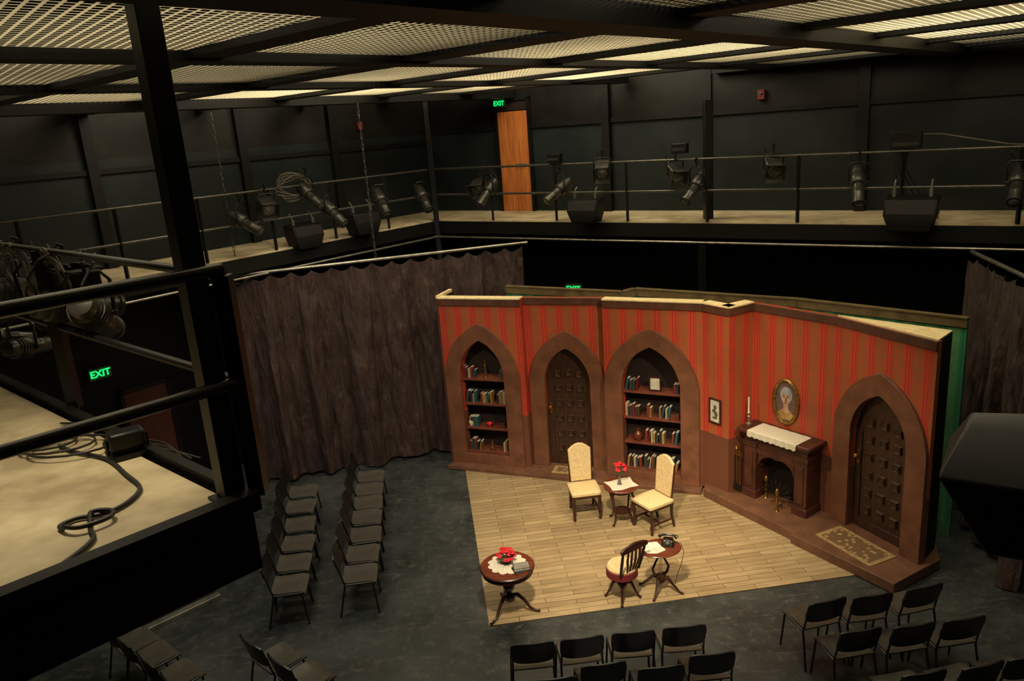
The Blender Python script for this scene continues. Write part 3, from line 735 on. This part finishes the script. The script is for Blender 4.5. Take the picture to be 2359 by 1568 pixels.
thing('paper_sheet','white lace-edged paper lying on lyre table','paper',loc=(LT[0]-.09,LT[1]-.0,LT[2]+.601),rz=.2,m=M().prism([(-.12,-.1),(.0,-.14),(.13,-.1),(.11,.02),(.1,.12),(-.05,.14),(-.13,.09)],0,.003),mat=PAPER)
tl=(LT[0]+.11,LT[1]+.06,LT[2]+.601)
o=thing('telephone','black rotary telephone on lyre table','telephone',loc=tl)
m=M(); m.add([(-.085,-.08,0),(.085,-.08,0),(.085,.08,0),(-.085,.08,0),(-.055,-.03,.07),(.055,-.03,.07),(.055,.06,.075),(-.055,.06,.075)],[(3,2,1,0),(4,5,6,7),(0,1,5,4),(1,2,6,5),(2,3,7,6),(3,0,4,7)])
PH=basic('bakelite_black',(14,14,15),.15,spec=.8)
part(o,'phone_body',m,PH,bevel=.012,rot=(0,0,-.3))
part(o,'dial',M().lathe([(.03,0),(.03,.006),(.022,.009)],20).xf(Matrix.Translation((0,-.058,.038))@Matrix.Rotation(.95,4,'X')),IRON,rot=(0,0,-.3))
part(o,'handset',M().tube([(-.11,.03,.085),(-.08,.03,.11),(0,.03,.12),(.08,.03,.11),(.11,.03,.085)],[.026,.016,.012,.016,.026],10),PH,rot=(0,0,-.3))
cd=[(.08,.03,.01),(.16,-.01,0.005),(.19,-.04,-.1),(.15,-.06,-.26),(.11,-.02,-.42),(.09,.04,-.6)]
part(o,'cord',M().tube(cd,.004,6),CABLE)
o=thing('piano_chair','dark spindle-back chair with round fringed seat','chair',loc=(1.15,8.50,.012),rz=facing(-.55,.83))
part(o,'seat',M().lathe([(.17,.41),(.185,.42),(.19,.45),(.17,.475),(.08,.485)],30),CREAM)
part(o,'seat_fringe',M().lathe([(.188,.33),(.196,.335),(.196,.425),(.185,.43)],30),FRINGE)
part(o,'pedestal',M().lathe([(.05,.16),(.06,.2),(.03,.24),(.035,.3),(.1,.36),(.16,.4)],18),WOODD)
for k in range(4):
    a=pi/4+k*pi/2; c,s=math.cos(a),math.sin(a)
    part(o,'leg',M().tube([(c*.04,s*.04,.22),(c*.11,s*.11,.22),(c*.15,s*.15,.12),(c*.2,s*.2,.03),(c*.22,s*.22,.012)],[.022,.022,.016,.014,.02],8),WOODD)
for k in range(6):
    x=-.15+k*.06
    if k in (0,5): part(o,'back_post',M().tube([(x,-.14,.42),(x*1.1,-.19,.6),(x*1.2,-.24,.80)],[.014,.02,.015],8),WOODD)
    else: part(o,'spindle',M().tube([(x*.7,-.16,.43),(x*.9,-.2,.55),(x*1.1,-.22,.64),(x,-.24,.80)],[.008,.014,.016,.009],8),WOODD)
part(o,'crest_rail',M().prism([(-.21,.77),(.21,.77),(.22,.82),(.15,.85),(0,.875),(-.15,.85),(-.22,.82)],-.255,-.225,'y'),WOODD,bevel=.008)

# ------------------------------------------------------------------ black stacking chairs
def stackchair(loc,rz,label,group):
    o=thing('stacking_chair',label,'chair',loc=loc,rz=rz,group=group)
    m=M()
    nx,ny=8,8; vs=[];fs=[]
    for top in (1,0):
        for j in range(ny+1):
            for i in range(nx+1):
                x=-.215+.43*i/nx; y=-.2+.42*j/ny; t=j/ny
                w=1-.06*(1-t)
                z=.455-.012*math.cos(pi*(i/nx-.5))*(1 if .1<t<.9 else .3)+ (-.03*((t-.8)/.2)**2 if t>.8 else 0)+(.02*((.15-t)/.15) if t<.15 else 0)
                vs.append((x*w,y,z-(0 if top else .018)))
    n1=(nx+1)*(ny+1)
    for j in range(ny):
        for i in range(nx):
            a=j*(nx+1)+i; fs.append((a,a+1,a+nx+2,a+nx+1)); fs.append((n1+a,n1+a+nx+1,n1+a+nx+2,n1+a+1))
    def side(l):
        for a,b in zip(l[:-1],l[1:]): fs.append((a,n1+a,n1+b,b))
    side(list(range(nx+1))); side([j*(nx+1)+nx for j in range(ny+1)]); side([ny*(nx+1)+i for i in range(nx,-1,-1)]); side([j*(nx+1) for j in range(ny,-1,-1)])
    m.add(vs,fs); part(o,'seat',m,CHS)
    m=M(); vs=[];fs=[]; nx,nz=8,5
    for f_ in (0,1):
        for j in range(nz+1):
            for i in range(nx+1):
                u=i/nx*2-1; t=j/nz; hw=.225-.012*(abs(t-.5)*2)**4
                x=u*hw; cz=.56+.27*t - (.02*abs(u)**6)*(1 if t>.5 else -1)
                y=-.215-.06*t-.03*(1-u*u)+(.018 if f_ else 0)
                vs.append((x,y,cz))
    n1=(nx+1)*(nz+1)
    for j in range(nz):
        for i in range(nx):
            a=j*(nx+1)+i; fs.append((a,a+1,a+nx+2,a+nx+1)); fs.append((n1+a,n1+a+nx+1,n1+a+nx+2,n1+a+1))
    side(list(range(nx+1))); side([j*(nx+1)+nx for j in range(nz+1)]); side([nz*(nx+1)+i for i in range(nx,-1,-1)]); side([j*(nx+1) for j in range(nz,-1,-1)])
    m.add(vs,fs); part(o,'backrest',m,CHB)
    for sx in (-1,1):
        part(o,'leg',M().tube([(sx*.235,.21,0),(sx*.215,.17,.43)],.012,8),CHB)
        part(o,'leg',M().tube([(sx*.235,-.27,0),(sx*.215,-.17,.43)],.012,8),CHB)
        part(o,'back_post',M().tube([(sx*.215,-.17,.43),(sx*.21,-.2,.55),(sx*.205,-.25,.74)],.011,8),CHB)
        part(o,'seat_bar',M().tube([(sx*.215,.18,.432),(sx*.215,-.18,.432)],.011,8),CHB)
    part(o,'cross_bar',M().cyl((-.215,-.12,.43),(.215,-.12,.43),.009,n=8),CHB)
    return o
rzl=facing(.97,.12)
g='audience chairs in two rows facing the stage side'
lab='black stacking chair with grey-brown seat facing the set'
base=stackchair((-3.01,8.65,0),rzl,lab,g)
for x,y in [(-3.09,9.16),(-3.16,9.67),(-3.27,10.21),(-3.40,10.78),(-3.48,11.30)]: dup(base,(x,y,0),rzl+random.uniform(-.06,.06))
for x,y in [(-2.15,8.78),(-2.2,9.27),(-2.24,9.77),(-2.31,10.28),(-2.36,10.74),(-2.42,11.2),(-2.47,11.68)]: dup(base,(x,y,0),rzl+random.uniform(-.05,.05))
g2='audience chairs in front of the stage'
rf=facing(-.05,1)
for x,y in [(-.03,6.93),(.46,6.96),(1.0,6.99),(1.52,7.02),(.14,6.4),(.62,6.55),(1.16,6.45),(1.68,6.58)]:
    dup(base,(x,y,0),rf+random.uniform(-.05,.05),'black stacking chair with its back toward the viewer',group=g2)
g3='audience chairs facing the gothic door'
rg=facing(-.16,1)
for x,y in [(3.02,7.26),(3.54,7.3),(4.1,7.38),(3.16,6.76),(3.7,6.78),(4.22,6.82),(3.44,6.12),(3.98,6.16),(4.46,6.22)]:
    dup(base,(x,y,0),rg+random.uniform(-.06,.06),'black stacking chair in staggered rows near set corner',group=g3)
g4='audience chairs beside the white-edged step'
rh=facing(.68,.73)
for x,y in [(-4.54,7.71),(-4.21,7.42),(-3.8,7.06),(-2.77,7.22),(-2.38,6.87),(-3.4,6.70)]:
    dup(base,(x,y,0),rh,'black stacking chair angled toward the stage corner',group=g4)

a=Vector((-5.02,8.36)); b=Vector((-4.16,9.18)); d=b-a
o=thing('floor_step','low black step with pale metal nosing','step',loc=(a.x,a.y,0),rz=math.atan2(d.y,d.x))
part(o,'step_block',M().box(0,d.length,.05,.9,0,.06),BLK,bevel=.005)
part(o,'nosing',M().box(-.02,d.length+.01,-.06,.05,0,.065),STEEL,bevel=.005)

# ------------------------------------------------------------------ curtains
def curtain(label,a,b,zt,zb,nf,amp,seed,rodext=(.0,.1)):
    rnd=random.Random(seed); a=Vector(a);b=Vector(b); d=b-a; Ln=d.length; rz=math.atan2(d.y,d.x)
    ph=[rnd.uniform(0,6) for _ in range(6)]
    nx=int(Ln*64); nz=70; vs=[];fs=[]
    for j in range(nz+1):
        t=j/nz
        for i in range(nx+1):
            s=Ln*i/nx; cl=s/Ln*nf
            scal=abs(math.sin(pi*cl))
            env=.3+.7*min(1,t*2.0)
            sw=s+.14*mnoise.noise(Vector((s*1.2,t*1.2,seed)))
            f1=math.sin(sw*9+ph[0]+.9*math.sin(s*2.3+ph[1]))
            f2=abs(math.sin(sw*7.3+ph[4]+1.2*mnoise.noise(Vector((s*.8,0,4)))))
            y=amp*env*(f1+.35*f1*abs(f1)+.7*(1-2*f2**.6)+.5*math.sin(sw*19+ph[2]+t*.6)+.3*math.sin(s*4.1+ph[3]+t*1.5))
            y+=.04*(mnoise.noise(Vector((s*4.2,t*3.2,3+seed)))+.6*mnoise.noise(Vector((s*11,t*6,7+seed))))+.02*mnoise.noise(Vector((s*22,t*8,1+seed)))
            z=zt-.05-.08*scal*(1-t)**4-(zt-.05-zb)*t
            if j==nz: z+=.03*math.sin(s*3+ph[1])+.03
            vs.append((s,y,z))
    for j in range(nz):
        for i in range(nx):
            k=j*(nx+1)+i; fs.append((k,k+nx+1,k+nx+2,k+1))
    m=M().add(vs,fs)
    o=thing('stage_curtain',label,'curtain',loc=(a.x,a.y,0),rz=rz)
    part(o,'curtain_cloth',m,CURT)
    part(o,'curtain_rod',M().cyl((-rodext[0],0,zt),(Ln+rodext[1],0,zt),.028,n=12),STEEL,label='pale metal curtain rod')
    m=M()
    for i in range(int(nf)+1):
        x=min(Ln-.02,Ln*i/nf+.01); m.tube([(x,0,zt-.06),(x,-.03,zt),(x,0,zt+.032),(x,.03,zt),(x,0,zt-.06)],.005,5)
    part(o,'curtain_ties',m,BLK)
    return o
curtain('dark crumpled satin curtain on pale rod',(-4.58,12.62),(.3,13.9),3.74,.02,15,.08,2,(.9,.1))
curtain('dark satin curtain hanging behind the set end',(6.30,10.35),(5.78,8.0),3.7,.02,8,.08,5,(.0,.3))
def chain(label,x,y,z0,z1):
    n=int((z1-z0)/.09); m=M()
    for k in range(n):
        z=z0+.045+k*.09; a=(k%2)*pi/2
        pts=[(math.cos(a)*.016*math.cos(t*pi/4),math.sin(a)*.016*math.cos(t*pi/4),z+.055*math.sin(t*pi/4)-z0) for t in range(8)]
        m.tube(pts,.006,5,closed=True)
    thing('hanging_chain',label,'chain',loc=(x,y,z0),m=m,mat=RAILM)
chain('steel chain holding the curtain rod',-2.22,13.24,3.77,6.36)
chain('steel chain beside clustered stage lights',-4.4,12.66,3.77,6.36)

# ------------------------------------------------------------------ stage lights
def ellipsoidal(loc,rz,pitch,label,group='ellipsoidal stage lights on gallery railings',sc_=1):
    o=thing('stage_light',label,'stage light',loc=loc,rz=rz,group=group)
    part(o,'clamp',M().tube([(0,-.02,0),(0,.03,.03),(0,.04,.07),(0,0,.09),(0,-.03,.06)],.014,8).cyl((0,0,-.06),(0,0,.03),.012),BLKM)
    part(o,'yoke',M().tube([(-.13,0,-.34),(-.14,0,-.12),(-.09,0,-.06),(.09,0,-.06),(.14,0,-.12),(.13,0,-.34)],.013,8),BLKM)
    R_=Matrix.Rotation(-pitch,4,'X')
    T=Matrix.Translation((0,0,-.34))@R_@Matrix.Rotation(-pi/2,4,'X')
    body=M().lathe([(.03,-.26),(.075,-.25),(.09,-.2),(.09,-.17),(.105,-.16),(.115,-.05),(.115,.02),(.1,.04)],18)
    for k in range(4): body.lathe([(.118,-.14+k*.035),(.118,-.13+k*.035)],18)
    part(o,'lamp_housing',body.xf(T),FIXT)
    part(o,'lens_tube',M().lathe([(.078,.03),(.078,.16),(.084,.17),(.084,.2),(.08,.21),(.08,.33),(.092,.335),(.092,.36),(.08,.36)],18).xf(T),FIXT)
    part(o,'lens',M().lathe([(.078,.35),(.06,.362),(.02,.368)],18).xf(T),LENS)
    part(o,'side_knob',M().cyl((-.15,0,-.34),(.15,0,-.34),.02,n=10),BLKM)
    part(o,'power_cable',M().tube([(0,-.2,-.22),(.05,-.26,-.1),(.12,-.2,.02),(.1,-.05,.06)],.008,6),CABLE)
    if sc_!=1:o.scale=(sc_,)*3
    return o
def fresnel(loc,rz,pitch,label):
    o=thing('flood_light',label,'stage light',loc=loc,rz=rz,group='boxy stage lights on gallery railings')
    part(o,'clamp',M().tube([(0,-.02,0),(0,.03,.03),(0,.04,.07),(0,0,.09),(0,-.03,.06)],.014,8).cyl((0,0,-.06),(0,0,.03),.012),BLKM)
    part(o,'yoke',M().tube([(-.14,0,-.28),(-.15,0,-.1),(-.1,0,-.06),(.1,0,-.06),(.15,0,-.1),(.14,0,-.28)],.012,8),BLKM)
    T=Matrix.Translation((0,0,-.28))@Matrix.Rotation(-pitch,4,'X')@Matrix.Rotation(-pi/2,4,'X')
    part(o,'lamp_housing',M().box(-.12,.12,-.12,.12,-.16,.08).xf(T),FIXT,bevel=.015)
    part(o,'lens',M().lathe([(.1,.08),(.09,.1),(.03,.11)],18).xf(T),LENS)
    m=M()
    for R4 in range(4):
        st=len(m.v); m.add([(-.11,.12,.08),(.11,.12,.08),(.12,.15,.17),(-.12,.15,.17),(-.11,.123,.08),(.11,.123,.08),(.12,.153,.17),(-.12,.153,.17)],[(0,1,2,3),(7,6,5,4),(0,4,5,1),(2,6,7,3),(1,5,6,2),(0,3,7,4)])
        m.xf(Matrix.Rotation(R4*pi/2,4,'Z'),st)
    part(o,'barn_doors',m.xf(T),FIXT)
    part(o,'power_cable',M().tube([(0,-.16,-.2),(.06,-.2,-.08),(.1,-.12,.04)],.008,6),CABLE)
    return o
def rp(px,py,z,nrm): return (px+nrm.x*.06,py+nrm.y*.06,z)
el=[((-.2,15.1),5.0,(-.75,-.66),.75),((1.1,14.2),5.0,(-.9,-.45),.55),((3.2,12.8),5.02,(-.8,-.6),.7),((5.2,11.4),5.02,(-.35,-.95),.9),((6.8,10.3),4.98,(-.6,-.8),.7)]
for (x,y),z,dr,pt in el:
    ellipsoidal(rp(x,y,z-.04,inB),facing(*dr),pt,'black ellipsoidal stage light angled down at the set')
for (x,y),z,dr in [((1.8,13.7),5.2,(-.2,-.95)),((4.2,12.1),5.15,(-.1,-.95)),((2.9,13.0),5.1,(.3,-.9)),((-.4,15.3),4.95,(-.5,-.8))]:
    fresnel(rp(x,y,z,inB),facing(*dr),.5,'boxy stage flood light with barn doors')
for (x,y),z,dr,pt in [((-4.2,12.6),4.95,(.9,-.3),.5),((-3.35,13.6),5.25,(.75,-.5),.65),((-3.05,13.9),4.9,(.8,-.5),.7),((-2.3,14.8),4.95,(.5,-.85),.8),((-1.6,15.6),4.9,(.5,-.85),.8)]:
    ellipsoidal(rp(x,y,z,inL),facing(*dr),pt,'black ellipsoidal stage light pointing down from side railing')
fresnel(rp(-3.9,13.0,5.05,inL),facing(.6,-.8),.5,'boxy stage light hanging beside cable bundle')
for t,z,dr,pt in [(1.9,5.13,(-.2,.98),.5),(2.3,5.15,(.5,.85),.2),(2.8,5.14,(-.5,.8),.6),(3.2,5.16,(.6,.8),.3),(3.6,5.15,(.1,.9),.5),(4.0,5.15,(-.4,.9),.2),(4.5,5.15,(.4,.9),.2),
                  (3.5,4.62,(.1,.95),.2),(4.2,4.61,(.6,.7),.3)]:
    v=ra+e2n*t; ellipsoidal((v.x+.04,v.y+.05,z),facing(*dr),pt,'stage light crowded on the near gallery railing','stage lights on near gallery railing',.8 if z<5 else 1)
def cables(label,c,n,rx,rz_,seed,nrm,r=.009):
    rnd=random.Random(seed); m=M()
    for k in range(n):
        pts=[];a0=rnd.uniform(0,6);w=rnd.uniform(.5,1);h=rnd.uniform(.5,1)
        for i in range(22):
            a=a0+i*.33; u=w*rx*math.cos(a)+.03*math.sin(3*a+k); zz=h*rz_*math.sin(a)+.03*math.cos(2*a+k)
            pts.append((nrm[0]*u,nrm[1]*u+.03*math.sin(a*1.7+k),zz))
        m.tube(pts,r,6)
    thing('cable_bundle',label,'cables',loc=c,m=m,mat=basic('cable_grey',(110,106,95),.5))
cables('looped grey power cables hung on side railing',(-3.5,13.45,5.05),7,.35,.25,3,(dKL.x,dKL.y))
for i,t in enumerate((2.3,3.0,3.6,4.4)):
    v=ra+e2n*t; cables('tangled grey cables among near gallery lights',(v.x,v.y,5.0+.03*i),5,.28,.2,10+i,(e2n.x,e2n.y),.007)
v=ra+e2n*2.2; thing('dimmer_box','black dimmer box hung among stage lights','dimmer box',loc=(v.x+.05,v.y+.1,4.88),rz=math.atan2(e2n.y,e2n.x),m=M().box(-.2,.2,-.1,.1,-.2,.2).box(-.22,.22,-.12,.12,.17,.2),mat=BLKM,bevel=.01)
def speaker(loc,rz,label,s=1):
    o=thing('loudspeaker',label,'speaker',loc=loc,rz=rz,group='loudspeakers hung on gallery railings')
    m=M().add([(-.22,-.14,0.0),(.22,-.14,.0),(.22,.16,0.0),(-.22,.16,.0),(-.29,-.17,.20),(.29,-.17,.20),(.29,.16,.20),(-.29,.16,.20),(-.29,-.12,.38),(.29,-.12,.38),(.29,.18,.42),(-.29,.18,.42)],
      [(3,2,1,0),(8,9,10,11),(0,1,5,4),(1,2,6,5),(2,3,7,6),(3,0,4,7),(4,5,9,8),(5,6,10,9),(6,7,11,10),(7,4,8,11)])
    part(o,'cabinet',m,BLK,bevel=.012)
    part(o,'grille',M().add([(-.26,-.172,.215),(.26,-.172,.215),(.27,-.134,.365),(-.27,-.134,.365)],[(0,1,2,3)]),BLKM)
    for sx in (-1,1): part(o,'hanging_strap',M().tube([(sx*.2,.0,.4),(sx*.2,.02,.55),(sx*.2,.08,.6)],.012,6).box(sx*.2-.02,sx*.2+.02,-.02,.02,.41,.5),STEEL)
    if s!=1:o.scale=(s,)*3
    return o
speaker((1.45,13.66,4.06),math.atan2(dKB.y,dKB.x),'black wedge loudspeaker hung on far gallery railing')
speaker((5.66,10.77,3.98),math.atan2(dKB.y,dKB.x),'large black wedge loudspeaker under control box',1.15)
speaker((-2.55,14.28,4.06),math.atan2(-dKL.y,-dKL.x),'black loudspeaker hung on side gallery railing')
speaker((-3.43,13.46,4.0),math.atan2(-dKL.y,-dKL.x),'black loudspeaker beneath tangled stage lights')
for (x,y),z in (((5.7,11.1),5.08),((1.0,14.25),5.08),((2.95,12.95),5.15)):
    o=thing('junction_box','black electrical box on top of gallery railing','electrical box',loc=(x,y,z),rz=math.atan2(dKB.y,dKB.x),group='electrical boxes on gallery railing')
    s=1.5 if x>5 else 1
    part(o,'box_body',M().box(-.13*s,.13*s,-.06,.06,0,.16*s),BLKM,bevel=.008)
    part(o,'socket_strip',M().box(-.11*s,.11*s,-.07,-.06,.04,.09),FIXT)
m=M()
for k in range(4):
    m.tube([(-.1+.05*k,0,0),(-.12+.05*k,.03,-.3),(.1*k,.05,-.7),(.25+.12*k,.1,-1.0-.02*k)],.01,6)
thing('cable_bundle','black cables drooping from railing electrical box','cables',loc=(5.7,11.12,5.1),m=m,mat=CABLE)
thing('cable_bundle','pale cable sagging along top of gallery railing','cables',loc=(5.78,11.05,5.28),m=M().tube([(0,0,0),(.3,-.16,-.02),(.6,-.37,-.1),(.95,-.62,-.19),(1.25,-.83,-.22)],.009,6),mat=STEEL)
o=thing('large_loudspeaker','large black tapered loudspeaker on a tall pole','speaker',loc=(2.15,2.98,0),rz=-.42)
m=M().add([(-.16,-.16,3.90),(.34,-.22,3.90),(.34,.2,3.90),(-.10,.2,3.90),
           (-.36,-.12,4.22),(.34,-.26,4.22),(.34,.26,4.28),(-.28,.22,4.28),
           (-.24,.10,4.37),(.34,.02,4.39),(.34,.28,4.41),(-.20,.26,4.39)],
      [(3,2,1,0),(0,1,5,4),(1,2,6,5),(2,3,7,6),(3,0,4,7),(4,5,9,8),(5,6,10,9),(6,7,11,10),(7,4,8,11),(8,9,10,11)])
part(o,'cabinet',m,basic('speaker_cabinet_black',(30,30,30),.5),bevel=.012)
part(o,'pole',M().cyl((.2,0,0),(.2,0,3.91),.025).box(.0,.4,-.2,.2,0,.02),BLKM)
part(o,'screw_cap',M().sph((-.0,-.19,4.15),.009).sph((.0,-.18,4.08),.009).sph((.06,-.17,4.02),.009).sph((.0,.14,4.385),.008),STEEL)

# cables on near gallery floor
pts=[(-2.88,4.58),(-2.72,4.45),(-2.45,4.3),(-2.21,4.04),(-2.05,3.85),(-2.04,3.68),(-2.11,3.57),(-2.23,3.54),(-2.27,3.46),(-2.15,3.40),(-2.04,3.48),(-2.06,3.56),(-2.16,3.56),(-2.1,3.42),(-2.03,3.3),(-2.06,3.1),(-2.11,2.95)]
def smooth(pts,n=6):
    out=[];N=len(pts)
    for i in range(N-1):
        p0=Vector(pts[max(i-1,0)]);p1=Vector(pts[i]);p2=Vector(pts[i+1]);p3=Vector(pts[min(i+2,N-1)])
        for k in range(n):
            t=k/n; out.append(.5*((2*p1)+(p2-p0)*t+(2*p0-5*p1+4*p2-p3)*t*t+(3*p1-p0-3*p2+p3)*t**3))
    out.append(Vector(pts[-1])); return out
z=ZG+.016
sp=[(p.x+2.2,p.y-3.6,(.02 if 50<i<75 else 0)) for i,p in enumerate(smooth(pts))]
thing('power_cable','thick black cable snaking across gallery floor','cable',loc=(-2.2,3.6,z),m=M().tube(sp,.012,8),mat=CABLE)
m=M()
for k in range(3):
    c=Vector((-3.0+.12*k,4.62-.06*k)); pp=[]
    for i in range(16):
        a=i*.42+k; pp.append((c.x+2.9+(.2+.03*k)*math.cos(a),c.y-4.6+(.13+.02*k)*math.sin(a),.01+.006*k))
    m.tube(pp,.008,6)
thing('cable_coil','loose black cable coil on gallery floor','cable',loc=(-2.9,4.6,z),m=m,mat=CABLE)
m=M()
for k in range(3):
    pp=[(.0,.0,.0),(.3+.05*k,-.12,0),(.55,-.35-.08*k,0),(.9,-.5-.04*k,0),(1.15+.05*k,-.8,0)]
    m.tube([tuple(v) for v in smooth(pp)] ,.007,6)
thing('cable_coil','thin black cables trailing over gallery floor','cable',loc=(-3.1,5.0,z),m=m,mat=CABLE)
o=thing('floor_light','small black floor light on gallery floor','stage light',loc=(-2.35,4.38,ZG),rz=.6)
part(o,'lamp_housing',M().box(-.1,.1,-.07,.07,.05,.16),BLKM,bevel=.02); part(o,'stand_foot',M().box(-.12,.12,-.09,.09,0,.03).cyl((-.11,0,.0),(-.11,0,.12),.01).cyl((.11,0,.0),(.11,0,.12),.01),BLKM)

# ------------------------------------------------------------------ lights
def area(loc,size,en,col,rot=(0,0,0)):
    l=bpy.data.lights.new('area','AREA'); l.shape='RECTANGLE'; l.size=size[0]; l.size_y=size[1]; l.energy=en; l.color=col
    o=bpy.data.objects.new('overhead_lamp',l); link(o); o.location=loc;o.rotation_euler=rot; return o
def spot(loc,tgt,en,ang,col,blend=.5,rad=.15):
    l=bpy.data.lights.new('spot','SPOT'); l.energy=en;l.spot_size=math.radians(ang);l.spot_blend=blend;l.color=col;l.shadow_soft_size=rad
    o=bpy.data.objects.new('theatre_spot',l); link(o); o.location=loc
    o.rotation_euler=(Vector(tgt)-Vector(loc)).to_track_quat('-Z','Y').to_euler(); return o
wm=(1,.86,.60)
for x,y,e in [(-5.5,8,85),(-1.8,5.0,55),(-2.5,11.5,240),(1.5,9,150),(1,13.0,260),(4.5,8.5,230),(3.2,4.8,45)]:
    area((x,y,7.9),(2.6,2.6),e,wm)
spot((.2,5.2,6.2),(1.3,9.6,.1),3000,48,(1,.82,.54),1.0,.2)
spot((3.2,5.6,6.2),(1.6,11.3,1.0),1100,46,(1,.80,.50),.7,.1)
spot((-1.4,7.8,6.2),(3.6,9.8,1.0),750,44,(1,.80,.50),.7,.1)
spot((-3.2,7.5,6.25),(-3.0,10.2,0),330,75,(.96,.95,.85),.8,.3)
spot((-2.6,4.2,6.2),(-2.7,4.2,4.0),120,80,(1,.85,.58),.8,.08)
spot((-1.5,7.5,6.2),(-2.4,13.2,1.8),560,60,(1,.86,.68),.8,.15)
spot((2.2,4.2,6.2),(2.2,7.2,0),200,75,(.98,.93,.8),.8,.3)
w=bpy.data.worlds.new('world'); sc.world=w; w.use_nodes=True
w.node_tree.nodes['Background'].inputs[0].default_value=(.9,.85,.7,1); w.node_tree.nodes['Background'].inputs[1].default_value=.004

# ------------------------------------------------------------------ camera
cam=bpy.data.cameras.new('camera'); co=bpy.data.objects.new('camera',cam); link(co)
cam.sensor_width=36; cam.lens=1791/2359*36; cam.clip_start=.05
co.location=(0,0,5.8)
ro=math.radians(4.2)
co.rotation_euler=(Matrix.Rotation(pi/2-math.radians(15.5),4,'X')@Matrix.Rotation(-ro,4,'Z')).to_euler()
sc.camera=co
